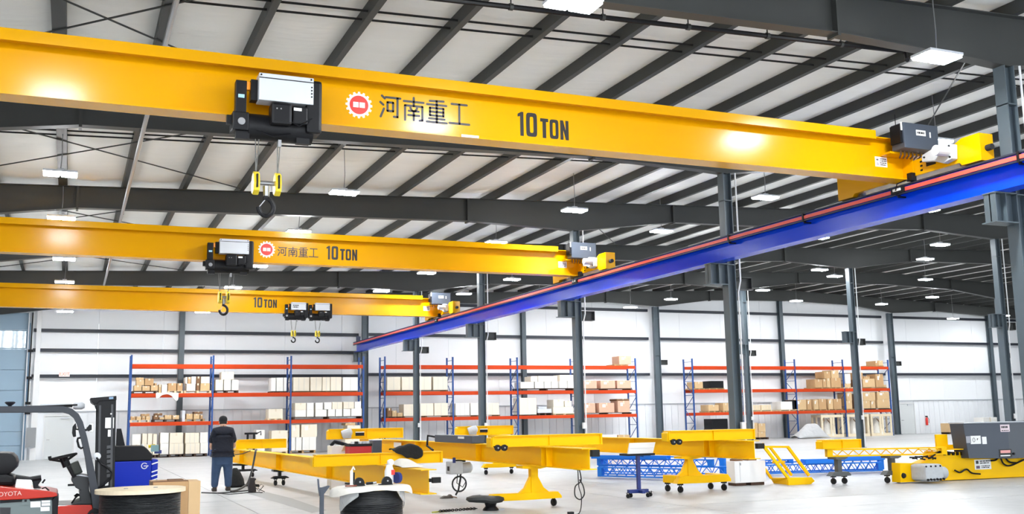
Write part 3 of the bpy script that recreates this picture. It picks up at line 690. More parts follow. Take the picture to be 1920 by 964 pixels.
def pallet(x0, x1, zb, label, m=PALW, h=.13):
    X0 = at(x0, 740, 'Y', RYF-.05)[0]; X1 = at(x1, 740, 'Y', RYF-.05)[0]; zb += 0.002; y0 = RYF-.05
    t = thing('pallet', label, 'pallet', ((X0+X1)/2, RYF+.5, zb), 'pallets in the racks')
    n = 5
    d = MB()
    for k in range(n):
        yy = y0+k*(PD-.16)/(n-1); d.box(X0, yy, zb+h-.022, X1, yy+.16, zb+h)
    for k in (0, 2, 4):
        yy = y0+k*(PD-.16)/(n-1); d.box(X0, yy, zb, X1, yy+.14, zb+.018)
    d.build('deck_board', m, t)
    for u in (0, .5, 1):
        xx = X0+(X1-X0-.1)*u; MB().box(xx, y0+.01, zb+.018, xx+.1, y0+PD-.02, zb+h-.022).build('stringer', m, t)
    return zb+h
LEVW = {0: 'floor level', 1: 'lowest shelf', 2: 'middle shelf', 3: 'top beam'}
RKW = {1: 'left rack', 2: 'middle rack', 3: 'right rack'}
SHELF = {}   # (rack, level) -> list of boxes, labelled after all are known
def carton(x0, x1, y0, y1, m, rk, lv, zb, deep=.95, tape=True, kind='carton', seam=0, mark=False):
    """carton front seen between pixels x0..x1, top at y0; its bottom at zb"""
    Yp = RYF-.03; X0 = at(x0, (y0+y1)/2, 'Y', Yp)[0]+.01; X1 = at(x1, (y0+y1)/2, 'Y', Yp)[0]-.01
    H = at(x0, y0, 'Y', Yp)[2]-at(x0, y1, 'Y', Yp)[2]; H = max(H, .12)
    zb += .002
    t = thing(kind, None, 'box', ((X0+X1)/2, Yp+deep/2, zb))
    MB().box(X0, Yp, zb, X1, Yp+deep, zb+H).build('carton_body', m, t, bevel=.012)
    xm = (X0+X1)/2
    if tape:
        MB().box(xm-.04, Yp-.003, zb+H*.72, xm+.04, Yp, zb+H).box(xm-.04, Yp-.003, zb+H, xm+.04, Yp+deep, zb+H+.003).build('tape', TAPE, t)
    for s in range(seam):
        xs_ = X0+(X1-X0)*(s+1)/(seam+1); MB().box(xs_-.012, Yp-.004, zb+.02, xs_+.012, Yp, zb+H-.01).build('strap', mat('grey carton strap', (.62,.6,.55), .5), t)
    if mark: MB().box(X0+(X1-X0)*.22, Yp-.003, zb+H*.55, X0+(X1-X0)*.42, Yp, zb+H*.85).build('shipping_label', PAPER, t)
    SHELF.setdefault((rk, lv), []).append((x0, zb, t, m, H, X1-X0, zb+H))
    return zb+H
def stack(rk, lv, pal, rows, pm=PALW, ph=.13, floor_z=None):
    """pal: pixel extent of the pallet (None = on the beam); rows of boxes from the bottom up"""
    z = LV[lv] if floor_z is None else floor_z
    if pal: z = pallet(pal[0], pal[1], z, None, pm, ph); PALS.append((rk, lv, pal[0], pm))
    tops = []
    for row in rows:
        new = []
        for b in row:
            x0, x1, y0, y1, m = b[:5]; kw = b[5] if len(b) > 5 else {}
            zb = z
            for (a, c, tz) in tops:
                if min(x1, c)-max(x0, a) > 1.0: zb = max(zb, tz)
            new.append((x0, x1, carton(x0, x1, y0, y1, m, rk, lv, zb, **kw)))
        tops += new
PALS = []
def zs(ox, oy, s, rows):
    """crop coordinates (origin ox, oy, scale s) to picture pixels"""
    return [[(ox+a/s, ox+b/s, oy+c/s, oy+d/s, m)+((k[0],) if k else ()) for a, b, c, d, m, *k in r] for r in rows]
S1 = dict(seam=1, tape=False); S2 = dict(seam=2, tape=False); S3 = dict(seam=3, tape=False); N = dict(tape=False); K = dict(mark=True)
A = lambda rows: zs(235, 670, 9.64, rows)
stack(1, 2, (247.5, 294), A([[(155,297,525,625,TAN2),(303,447,540,625,TAN2),(458,592,528,625,TAN2)], [(200,345,405,505,TAN2),(350,515,378,505,TAN),(525,572,460,505,TAN)], [(195,335,372,402,TAN2)]]), PALD)
stack(1, 2, None, A([[(600,650,488,650,TAN2),(655,760,492,650,WCART,N)]]))
stack(1, 2, (314, 343), A([[(770,928,485,620,TAN),(935,1037,487,620,TAN)]]), PALL)
stack(1, 2, (345, 396), A([[(1105,1270,480,605,WCART,K),(1280,1345,475,605,BROWN),(1352,1530,475,605,TAN2)], [(1085,1125,350,468,WCART,N),(1128,1188,350,468,TAN),(1192,1280,340,468,WCART,N),(1284,1358,345,468,BROWN),(1364,1528,348,468,CREAM)]]), PALL)
Cc = lambda rows: zs(390, 670, 9.64, rows)
stack(1, 2, (403.5, 447), Cc([[(135,278,395,590,CREAM),(288,418,395,590,WCART,N),(428,556,400,590,WCART,N)], [(243,472,252,388,CREAM)]]), PALD)
stack(1, 2, (508, 537), Cc([[(1140,1230,385,625,WCART,N),(1236,1362,380,625,WCART,N),(1367,1425,380,625,WCART,N)]]), PALD, .07)
D = lambda rows: zs(530, 680, 9.64, rows)
stack(1, 2, (549.5, 671), D([[(190,486,265,515,CREAM,S2),(500,712,265,515,CREAM,S1),(716,860,265,515,CREAM,S1),(864,1064,265,515,CREAM,S1),(1085,1362,270,515,WCART,S1)]]), BROWN, .07)
Bq = lambda rows: zs(235, 760, 8.765, rows)
stack(1, 1, (245, 282), Bq([[(85,170,205,262,TAN),(178,262,205,262,TAN2),(268,330,210,262,TAN),(336,410,205,262,TAN2)], [(262,400,168,205,TAN)]]), PALL)
stack(1, 1, (288, 336), Bq([[(458,550,190,255,BROWN),(556,640,225,255,TAN2),(645,762,185,255,TAN2),(770,887,190,255,TAN2,K)], [(480,610,168,190,BROWN)]]), PALD)
stack(1, 1, None, Bq([[(928,985,100,285,LGREY,N)]]))
stack(1, 1, (348.5, 385), Bq([[(1000,1112,120,205,TAN2),(1122,1225,125,205,TAN2),(1232,1278,140,205,TAN)], [(1132,1275,100,122,BROWN)]]), PALW)
stack(1, 1, (503, 532), [[(503.5, 530.5, 767.5, 785.5, CREAM)]], PALL, .08)
stack(1, 1, (550, 680), D([[(222,425,850,975,WCART,N),(435,565,850,975,WCART,N),(590,798,850,975,WCART,N),(818,950,845,975,WCART,N),(956,1078,845,975,WCART,N),(1096,1228,840,970,WCART,N),(1236,1432,835,970,WCART,N)],
      [(222,428,712,840,CREAM),(436,565,712,840,WCART,N),(590,730,706,835,WCART,N),(752,888,702,830,WCART,N),(894,1082,700,830,CREAM,S1),(1098,1292,697,822,CREAM,S1),(1298,1420,697,822,WCART,N)]]), PALD, .14)
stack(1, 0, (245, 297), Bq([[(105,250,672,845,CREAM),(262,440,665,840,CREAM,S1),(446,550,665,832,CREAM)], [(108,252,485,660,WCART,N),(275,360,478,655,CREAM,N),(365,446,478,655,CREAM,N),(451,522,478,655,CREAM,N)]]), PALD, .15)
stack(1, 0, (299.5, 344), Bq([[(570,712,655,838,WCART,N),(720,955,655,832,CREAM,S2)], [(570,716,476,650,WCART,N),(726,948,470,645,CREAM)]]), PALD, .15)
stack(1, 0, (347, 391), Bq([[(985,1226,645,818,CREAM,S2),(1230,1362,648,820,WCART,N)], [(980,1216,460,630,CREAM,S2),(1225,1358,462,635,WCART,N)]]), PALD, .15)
stack(1, 0, (507, 541), [[(509, 539.5, 829, 849, CREAM), ], [(509, 539.5, 806.7, 826, CREAM)]], PALL)
stack(1, 0, (478, 498), [[(480, 497, 829, 849, WCART, N)], [(480, 497, 804.5, 826, WCART, N)]], PALL)
E_ = lambda rows: zs(530, 770, 8.35, rows)
stack(1, 0, (545.5, 593), E_([[(135,200,420,625,WCART,N),(205,300,420,625,WCART,N),(308,525,420,625,WCART,S1)], [(135,268,215,412,CREAM,K),(290,542,212,410,CREAM,K)]]), PALW, .16)
stack(1, 0, (645, 677), E_([[(975,1215,440,640,CREAM)], [(980,1212,338,440,CREAM)], [(1010,1218,262,335,CREAM)], [(980,1140,224,260,TAN2)]]), PALW, .14)
F_ = lambda rows: zs(700, 660, 6.885, rows)
stack(2, 2, (724.5, 839.5), F_([[(175,352,320,492,CREAM,S1),(366,560,320,492,CREAM,S1),(566,752,320,492,CREAM,S1),(772,962,320,492,CREAM,S2)]]), BROWN, .08)
stack(2, 1, (725, 755), F_([[(178,238,712,825,BROWN),(242,304,748,825,TAN2),(308,380,775,825,TAN2)]]), PALD, .07)
stack(2, 1, (756.5, 841), F_([[(390,595,675,828,CREAM,S1),(602,778,668,828,CREAM,S1),(785,966,664,826,CREAM,S1)]]), BROWN, .09)
stack(2, 1, (853, 937), F_([[(1060,1244,665,820,WCART,S2),(1256,1448,662,818,WCART,S1),(1456,1625,662,815,CREAM,S1)]]), BROWN, .08)
G_ = lambda rows: zs(950, 660, 6.885, rows)
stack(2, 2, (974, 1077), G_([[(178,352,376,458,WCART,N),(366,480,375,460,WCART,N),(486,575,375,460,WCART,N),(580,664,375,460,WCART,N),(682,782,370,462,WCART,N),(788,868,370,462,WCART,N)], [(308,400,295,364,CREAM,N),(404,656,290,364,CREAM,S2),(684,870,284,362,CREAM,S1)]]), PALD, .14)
stack(2, 2, (1092, 1185), G_([[(985,1165,365,468,PINK,K),(1212,1402,365,468,PINK,K),(1424,1606,363,466,PINK,K)]]), PALD, .10)
stack(2, 3, (1154, 1180), G_([[(1450,1610,50,158,PINK,K)]]), PALW, .08)
stack(2, 1, (973.5, 1007), G_([[(165,386,580,797,CREAM,S1)]]), PALD, .06)
stack(2, 1, (1009, 1035), G_([[(400,582,712,765,LGREY,N)], [(410,520,680,712,LGREY,N)]]), PALD, .14)
stack(2, 1, (1036.5, 1077), G_([[(600,862,712,800,CREAM,N)], [(602,740,612,705,CREAM),(748,842,630,705,CREAM)]]), PALW, .08)
stack(2, 1, (1093, 1183), G_([[(985,1146,665,790,PINK,K),(1192,1392,663,788,PINK,K),(1434,1592,632,780,PINK,K)], [(1420,1585,612,630,BROWN)]]), PALD, .10)
stack(2, 0, (1000, 1040), [[(1002, 1038, 812, 826, WCART, N)]], PALD, .1)
stack(2, 0, (1108, 1182), [[(1109, 1157, 809, 823, WCART, N), (1159, 1181, 809, 822, TAN2)]], PALD, .1)
H_ = lambda rows: zs(1240, 640, 3.84, rows)
stack(3, 2, (1301, 1322), H_([[(240,300,284,330,TAN2)]]), PALW, .08)
stack(3, 2, (1330, 1359), H_([[(354,449,274,326,BLACK,N)]]), PALW, .08)
stack(3, 1, (1327, 1350), H_([[(340,414,450,494,TAN2)]]), PALW, .09)
stack(3, 1, (1355, 1367), H_([[(446,484,436,492,TAN2)]]), PALW, .09)
for _z in range(3): pass
stack(3, 1, (1405, 1446), H_([[(640,715,462,498,PALL,S3),(719,792,462,498,PALL,S3)]]), PALL, .1)
stack(3, 1, (1461, 1497), H_([[(860,944,432,490,WCART,N),(948,978,422,490,BLACK,N)]]), PALL, .1)
I_ = lambda rows: zs(1500, 660, 5.67, rows)
stack(3, 2, (1527, 1557.5), I_([[(160,240,290,378,TAN),(243,280,288,378,TAN),(284,324,282,378,TAN2)], [(255,326,205,276,TAN)]]), PALW, .08)
stack(3, 2, (1558.5, 1578), I_([[(330,437,275,374,TAN)], [(332,412,188,272,TAN2,K)]]), PALW, .08)
stack(3, 2, (1583, 1600), I_([[(475,540,330,370,TAN2)], [(478,538,225,328,WCART,S2)]]), PALL, .08)
stack(3, 2, (1606, 1664), I_([[(606,660,288,370,BROWN),(666,798,280,370,TAN2,K),(806,888,232,370,TAN,K),(891,918,345,370,TAN2)], [(608,668,206,280,TAN,K),(672,740,215,240,TAN)]]), PALW, .08)
stack(3, 1, (1489, 1522), I_([[(-60,68,502,608,TAN2,K),(74,122,500,606,TAN,K)]]), PALW, .08)
stack(3, 1, (1524.5, 1550), I_([[(146,196,500,604,TAN2,K),(199,280,494,604,TAN)]]), PALW, .08)
stack(3, 1, (1552.5, 1578.5), I_([[(302,352,494,602,TAN2,K),(355,442,492,600,TAN)]]), PALW, .08)
stack(3, 1, (1586, 1604), I_([[(494,556,514,600,TAN2)], [(494,552,420,508,TAN2,K)]]), PALW, .08)
stack(3, 1, (1612, 1667), I_([[(630,662,440,598,BROWN),(666,748,520,600,TAN2),(752,802,520,600,TAN2,K),(822,954,505,598,TAN2)], [(668,800,424,516,TAN2,K),(820,950,420,502,TAN2,K)]]), PALD, .08)
stack(3, 3, (1634, 1661), I_([[(800,830,88,138,TAN,K),(833,882,85,138,TAN2)]]), PALW, .07)
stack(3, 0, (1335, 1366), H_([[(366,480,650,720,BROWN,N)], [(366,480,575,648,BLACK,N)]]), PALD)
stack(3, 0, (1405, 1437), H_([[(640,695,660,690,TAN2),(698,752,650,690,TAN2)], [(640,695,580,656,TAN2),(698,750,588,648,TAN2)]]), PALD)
MN = {'cream carton': 'cream carton', 'white carton': 'white carton', 'tan corrugated cardboard': 'brown box', 'light tan cardboard': 'light brown box', 'pinkish tan cardboard': 'pinkish cardboard box',
      'dark brown cardboard': 'dark brown box', 'black enamel': 'black case', 'light grey enamel': 'grey machine case', 'pale pallet wood': 'pale slatted crate'}
NUM = ['first', 'second', 'third', 'fourth', 'fifth', 'sixth', 'seventh', 'eighth', 'ninth', 'tenth', 'eleventh', 'twelfth', '13th', '14th', '15th', '16th', '17th', '18th', '19th', '20th', '21st', '22nd', '23rd', '24th']
for (rk, lv), L in SHELF.items():
    base = LV[lv]+.2
    for tier, sel in (('bottom row', [q for q in L if q[1] < base]), ('stacked row', [q for q in L if q[1] >= base])):
        sel.sort(key=lambda q: q[0]); cnt = {}; tot = {}
        for q in sel: tot[q[3].name] = tot.get(q[3].name, 0)+1
        for q in sel:
            nm = MN[q[3].name]; k = cnt.get(nm, 0); cnt[nm] = k+1
            place = f'{LEVW[lv]} of the {RKW[rk]}'
            q[2]['label'] = (f'{NUM[k]} {nm} from left, {tier}, {place}' if tot[q[3].name] > 1 else f'only {nm} in {tier}, {place}')
            q[2]['group'] = f'boxes on the {place}'
PN = {'pallet wood': 'wooden pallet', 'dark pallet wood': 'dark wooden pallet', 'pale pallet wood': 'pale wooden pallet', 'dark brown cardboard': 'low brown pallet'}
pc = {}
plist = [o for o in COL.objects if o.name.split('.')[0] == 'pallet']
order = sorted(zip(PALS, plist), key=lambda q: (q[0][0], q[0][1], q[0][2]))
for (rk, lv, x, m), o in order:
    key = (rk, lv); k = pc.get(key, 0); pc[key] = k+1
    o['label'] = f'{PN[m.name]}, {NUM[k]} from left, {LEVW[lv]} of the {RKW[rk]}'

# loose wrap over the left rack's middle beam, crates and shroud under the right rack
def sheet(name, label, cat, pts_rows, m, thick=.01, loc=None):
    """a cloth laid through a grid of points"""
    me = bpy.data.meshes.new(name); R, Cn = len(pts_rows), len(pts_rows[0])
    L = Vector([float(a) for a in (loc if loc is not None else pts_rows[0][0])])
    me.from_pydata([tuple(Vector([float(a) for a in p])-L) for r in pts_rows for p in r], [], [(i*Cn+j, i*Cn+j+1, (i+1)*Cn+j+1, (i+1)*Cn+j) for i in range(R-1) for j in range(Cn-1)])
    me.materials.append(m)
    for p in me.polygons: p.use_smooth = True
    o = bpy.data.objects.new(name, me); COL.objects.link(o); o.location = L
    md = o.modifiers.new('sub', 'SUBSURF'); md.levels = 2; md.render_levels = 2
    md = o.modifiers.new('thick', 'SOLIDIFY'); md.thickness = thick
    return tag(o, label, cat)
rows = []
for i, (dy, dz) in enumerate(((.25, .03), (-.02, .03), (-.09, -.02), (-.10, -.18), (-.09, -.30))):
    r = []
    for j in range(9):
        X = at(292+j*5.3, 740, 'Y', RYF)[0]; dip = [1, 1, .3, .25, .2, .3, .6, 1.6, 1.2][j]
        r.append((X, RYF+dy+.0, 3.31+dz*(dip if dz < 0 else 1)+.012*math.sin(j*2)))
    rows.append(r)
sheet('plastic_wrap', 'torn white plastic wrap hanging over the left rack middle beam', 'plastic sheet', rows, CLOTHW, .006)
for k, (x0, x1) in enumerate(((1541, 1582.5), (1590.5, 1631), (1634.5, 1674))):
    X0 = at(x0, 810, 'Y', RYF-.1)[0]; X1 = at(x1, 810, 'Y', RYF-.1)[0]
    t = thing('wooden_crate', ['pale open wooden crate, left of three under the right rack', 'pale open wooden crate, middle of three under the right rack', 'pale open wooden crate, right of three under the right rack'][k], 'crate', ((X0+X1)/2, RYF+.4, 0), 'open crates under the right rack')
    m = MB(); Yc = RYF-.1; H = 1.52; t_ = .16; W = X1-X0; D_ = 1.0
    for Yq in (Yc, Yc+D_):
        for q in (0, .44, .56, 1): 
            xx = X0+(W-t_)*q; m.box(xx, Yq, .05, xx+t_, Yq+.04, H)
        m.box(X0, Yq-.012, .0, X1, Yq-.001, .2).box(X0, Yq-.012, H-.18, X1, Yq-.001, H)
    for Xq in (X0, X1-.04):
        m.box(Xq, Yc+.04, 0, Xq+.04, Yc+D_, .18).box(Xq, Yc+.04, H-.16, Xq+.04, Yc+D_, H).box(Xq, Yc+.45, .18, Xq+.04, Yc+.6, H-.16)
    m.build('crate_frame', PINE, t)
    MB().box(X0+.05, Yc+.06, .02, X1-.05, Yc+D_-.03, .1).build('crate_floor', PALW, t)
    s = MB().lathe([(.55, .10), (.5, .5), (.28, 1.0), (.08, 1.28)], ((X0+X1)/2, Yc+.52, 0), 14); s.build('wrapped_load', CLOTHW, t, smooth=True)
    MB().tube([((X0+X1)/2-.3, Yc+.14, 1.2), ((X0+X1)/2-.05, Yc+.12, .9), ((X0+X1)/2+.3, Yc+.14, .8)], .03, 6).build('strap', BROWN, t)
sx = at(1520, 812, 'Y', 56.2)[0]
rows = []
for i in range(7):
    r = []
    for j in range(9):
        u, v = i/6, j/8; z = 1.0*math.sin(PI*min(1, u*.98+.01))**.7*math.sin(PI*(v*.94+.03))**.8
        r.append((sx-1.3+2.6*v, 55.7+1.1*u, max(.02, z+(.12*math.sin(9*v+4*u)+.10*math.sin(15*v-7*u))*min(1, z*1.5))))
    rows.append(r)
sheet('white_tarpaulin', 'rumpled white tarpaulin mound in front of the right rack', 'tarpaulin', rows, TARPM, .01)
# things standing by the far right of the back wall
def far_box(x0, x1, y0, y1, Y, m, label, zb=0.0):
    X0, X1 = at(x0, y1, 'Y', Y)[0], at(x1, y1, 'Y', Y)[0]; zt = at(x0, y0, 'Y', Y)[2]
    t = thing('carton', label, 'box', ((X0+X1)/2, Y+.4, zb)); MB().box(X0, Y, zb+.13, X1, Y+.9, zt).build('carton_body', m, t, bevel=.02)
    MB().box(X0, Y+.02, zb, X1, Y+.12, zb+.13).box(X0, Y+.78, zb, X1, Y+.88, zb+.13).box(X0, Y+.02, zb+.09, X1, Y+.88, zb+.129).build('skid', PALD, t)
    MB().box((X0+X1)/2-.05, Y-.003, zb+.13, (X0+X1)/2+.05, Y, zt).build('tape', TAPE, t)
far_box(1783, 1822, 794, 815, 56.0, TAN2, 'light brown cardboard box on a skid left of the grey control cabinet')
far_box(1846, 1872, 783, 815, 57.5, WCART, 'white box behind the grey control cabinet, near the far right columns')

# ================================================================== FLOOR WORK: GIRDERS ON STANDS
def girder(X0, Y0_, X1, Y1_, zb, h, label, bf=.30, far_plate=True):
    t = thing('steel_girder', label, 'steel girder', ((X0+X1)/2, (Y0_+Y1_)/2, zb), 'yellow girders laid out on stands')
    MB().ibeam((X0, Y0_, zb), (X1, Y1_, zb), h, bf, .016, .014).build('beam', YEL2, t)
    d = Vector((X1-X0, Y1_-Y0_, 0)).normalized(); sd = Vector((d.y, -d.x, 0))
    for u in (.10, .115, .34, .62, .9):
        p = Vector((X0, Y0_, zb))+d*((Vector((X1-X0, Y1_-Y0_, 0))).length*u)
        MB().prof([(-bf/2+.02, .016), (bf/2-.02, .016), (bf/2-.02, h-.016), (-bf/2+.02, h-.016)], p-d*.006, p+d*.006).build('web_stiffener', YEL2, t)
    return t
def truck(xc, yc, zb, L, h, label, rot=0.0, wd=.24, wheels=True, cut=True, motor=None, notch=True):
    t = thing('end_truck', label, 'crane end truck', (xc, yc, zb), 'yellow end trucks on the floor work')
    a = L/2; y0 = yc-wd/2
    m = MB().extr([(xc-a, y0, zb+.0), (xc-a, y0, zb+h*.82), (xc-a+.10, y0, zb+h), (xc+a-.03, y0, zb+h), (xc+a, y0, zb+h*.94), (xc+a, y0, zb), (xc+a-.25, y0, zb-.0)], (0, wd, 0)); m.build('truck_body', YEL2, t, bevel=.006)
    MB().box(xc-a+.06, y0-.05, zb+h-.012, xc+a-.02, y0+wd+.05, zb+h+.004).build('top_flange', YEL2, t)
    MB().box(xc-a+.02, y0-.04, zb-.0, xc+a-.02, y0+wd+.04, zb+.012).build('bottom_flange', YEL2, t)
    for u in (-.98, .02, .96): MB().box(xc+u*a-.008, y0-.035, zb+.012, xc+u*a+.008, y0-.0005, zb+h-.012).build('rib', YEL2, t)
    if wheels:
        for dx in (.10, .24):
            MB().lathe([(.05, -.03), (.062, -.025), (.062, .025), (.05, .03)], (xc-a+.0+dx+.02, y0-.05, zb-.01), 16, (0, 1, 0)).build('wheel', BLACK, t)
            MB().cyl((xc-a+dx+.02, y0-.09, zb-.01), (xc-a+dx+.02, y0-.03, zb-.01), .015, 8).build('axle', STL, t)
        MB().box(xc-a+.04, y0-.045, zb+.0, xc-a+.34, y0-.02, zb+.025).build('wheel_bracket', BLACK, t)
    if motor:
        mx = xc-a+motor
        g = MB().lathe([(.09, -.16), (.12, -.14), (.12, .1), (.09, .14), (.05, .16)], (mx, y0-.12, zb+h*.62), 14, (.8, -.3, .3)).build('gearmotor', MOTOR, t, smooth=True)
        MB().cbox((mx+.02, y0-.06, zb+h*.4), .24, .14, .2).build('gear_case', MOTOR, g, bevel=.03)
        MB().box(mx+.28, y0-.056, zb+h*.3, mx+.55, y0-.05, zb+h*.7).build('rating_plate', BLACK, t)
        MB().box(mx+.28, y0-.058, zb+h*.62, mx+.55, y0-.056, zb+h*.7).build('print', PAPER, t)
    return t
def caster(parent, x, y, ztop, r=.075, lean=0):
    c = MB().lathe([(r*.75, -.02), (r, -.016), (r, .016), (r*.75, .02)], (x, y, r), 16, (1, .35, 0)).build('caster_wheel', RUB, parent)
    f = MB()
    for s in (-1, 1): f.bar((x+s*.032, y+s*.011, r), (x+s*.03, y+s*.011, max(r*2+.03, ztop-.03)), .02, .012)
    f.box(x-.05, y-.05, max(r*2+.03, ztop-.03)-.012, x+.05, y+.05, ztop); f.cyl((x-.04, y-.014, r), (x+.04, y+.014, r), .012, 8); f.build('caster_fork', BLACK, c)
    return c
def pedestal(xc, yc, ztop, L, label, m=YEL2, flare=.3, colw=.14, zb0=.17, bh=.14, y_arm=0.0, bd=.2, topL=.6, gusset=True, boff=0.0):
    t = thing('work_stand', label, 'stand', (xc, yc, 0), 'stands under the girders')
    a = L/2; xp = xc; xc = xc+boff
    MB().extr([(xc-a, yc-bd/2, zb0), (xc-a+.1, yc-bd/2, zb0+bh), (xc+a-.08, yc-bd/2, zb0+bh), (xc+a, yc-bd/2, zb0+bh*.35), (xc+a, yc-bd/2, zb0), (xc, yc-bd/2, zb0-.01)], (0, bd, 0)).build('base_beam', m, t, bevel=.008)
    if y_arm:
        MB().box(xc-a+.05, yc+bd/2, zb0, xc-a+.05+bd, yc+y_arm, zb0+bh).build('side_beam', m, t); MB().box(xc+a-.25, yc+bd/2, zb0, xc+a-.25+bd, yc+y_arm, zb0+bh).build('side_beam', m, t)
    xb_ = xc; xc = xp
    MB().box(xc-colw/2, yc-.07, zb0+bh, xc+colw/2, yc+.07, ztop-.05).build('post', m, t)
    if gusset:
        z0 = zb0+bh; zg = z0+flare*.95; pts = [(xc-colw/2, z0+0), (xc-flare, z0), (xc-flare*.62, z0+.3*flare), (xc-colw/2-.01, zg), (xc-colw/2, zg)]
        for s in (1, -1):
            MB().extr([(xc+s*(p[0]-xc), yc-.05, p[1]) for p in pts], (0, .1, 0)).build('gusset', m, t)
    MB().extr([(xc-topL/2, yc-.16, ztop-.05), (xc-topL/2, yc-.16, ztop), (xc+topL/2, yc-.16, ztop), (xc+topL/2, yc-.16, ztop-.025), (xc+colw*.6, yc-.16, ztop-.065), (xc-colw*.6, yc-.16, ztop-.065)], (0, .32, 0)).build('top_plate', m, t)
    for s in (-1, 1):
        for yy in ((yc,) if not y_arm else (yc, yc+y_arm-.05)):
            caster(t, xb_+s*(a-.14), yy, zb0)
    return t
ZA, HA, ZC, HC = .44, .44, .82, .385
gA = girder(6.0, 17.95, 5.2, 36.6, ZA, HA, 'long yellow girder running from the person to the wrapped drum')
gC = girder(8.66, 16.8, 8.4, 31.9, ZC, HC, 'long yellow girder in the middle, on the pedestal stand with black stool')
gE = girder(13.31, 18.25, 13.0, 32.6, ZC, HC, 'long yellow girder behind the blue post stand and white cabinet')
truck(5.8, 20.6, ZA+HA+.002, 2.71, .225, 'yellow end truck lying on the left girder, black cloth over it', wheels=False)
truck(8.79, 18.95, ZC+HC+.002, 2.45, .215, 'yellow end truck with two black wheels on the middle girder')
truck(12.9, 19.3, ZC+HC+.002, 2.27, .22, 'yellow end truck with two black wheels on the right girder')
truck(5.98, 35.6, ZA+HA+.002, 1.65, .30, 'yellow end truck at the far end of the left girder beside the person', wheels=False)
truck(8.33, 31.0, ZC+HC+.002, 2.35, .30, 'yellow end truck with white gearmotor behind the red machine', wheels=False, motor=.55)
truck(12.67, 32.1, ZC+HC+.002, 2.0, .29, 'yellow end truck with white gearmotor at far end of right girder', wheels=False, motor=.5)
pedestal(8.62, 19.2, ZC-.001, 1.6, 'yellow pedestal stand with flared foot behind the black stool', flare=.32, colw=.15, zb0=.16, bh=.13, boff=-.22)
pedestal(13.22, 20.65, ZC-.001, 1.47, 'yellow pedestal stand with flared foot beside the white cabinet', flare=.34, colw=.15, zb0=.21, bh=.17, y_arm=.6, boff=.335)
pedestal(12.55, 30.6, ZC-.001, 1.15, 'low yellow stand with dark casters far behind the middle girder', zb0=.22, bh=.12, flare=.2)
pedestal(5.50, 29.6, ZA-.001, .5, 'dark caster stand under the left girder right of the person', m=BLACK, zb0=.2, bh=.06, gusset=False, colw=.08, topL=.4)
pedestal(5.25, 34.6, ZA-.001, .9, 'black trestle under the far end of left girder', m=BLACK, zb0=.2, bh=.06, gusset=False, colw=.08, topL=.8)
pedestal(8.5, 29.5, ZC-.001, .9, 'far stand hidden below the middle yellow girder', m=BLACK, zb0=.22, bh=.1, gusset=False)
pedestal(5.86, 21.6, ZA-.001, .5, 'stand under the near end of left girder behind the drum', m=BLACK, zb0=.2, bh=.08, gusset=False, colw=.08, topL=.3)
MB().box(6.05, 17.86, ZA+.2, 6.2, 17.95, ZA+.3).box(6.0, 17.9, ZA+.22, 6.06, 17.95, ZA+.28).build('bumper', RUB, gA)
MB().box(13.33, 18.15, ZC+HC-.17, 13.5, 18.25, ZC+HC-.06).build('bumper', RUB, gE); MB().box(8.67, 16.7, ZC+HC-.15, 8.82, 16.8, ZC+HC-.03).build('bumper', RUB, gC)
lb = MB().box(8.40, 27.5, ZC+.18, 8.404, 28.2, ZC+.32).build('rating_label', PAPER, gC)

# ================================================================== LATTICE BEAMS
def lattice(p, q, h, label, m, n, dp=.10, end=True, cat='lattice beam', group=None, name='lattice_beam', cover=0):
    """bottom line p to q, height h: two chords, zigzag web on both faces"""
    p, q = Vector([float(a) for a in p]), Vector([float(a) for a in q]); d = (q-p); L = d.length; d.normalize(); up = Vector((0,0,1)); sd = d.cross(up).normalized()
    t = thing(name, label, cat, p, group)
    ch = .035
    MB().bar(p+up*ch/2, q+up*ch/2, dp+.04, ch).build('bottom_chord', m, t)
    MB().bar(p+up*(h-ch/2), q+up*(h-ch/2), dp+.04, ch).build('top_chord', m, t)
    z = MB()
    for s in (0,):
        for k in range(n):
            a = p+d*(L*(k/n))+sd*s*dp/2; b = p+d*(L*((k+.5)/n))+sd*s*dp/2; c = p+d*(L*((k+1)/n))+sd*s*dp/2
            z.bar(a+up*ch, b+up*(h-ch), .024, .018); z.bar(b+up*(h-ch), c+up*ch, .024, .018)
    z.build('web_bars', m, t)
    if end:
        for c, e in ((p, d), (q, -d)): MB().bar(c+up*h/2, c+e*.14+up*h/2, dp+.05, h-.005).build('end_block', m, t)
    if cover:
        MB().bar(p+d*L*.08+up*(h+.06), p+d*L*cover+up*(h+.06), dp+.16, .12).build('top_trough', m, t)
    return t
GB = 'blue lattice beams stacked on the floor'
def fp(x, y, z=0): return at(x, y, 'Z', z)
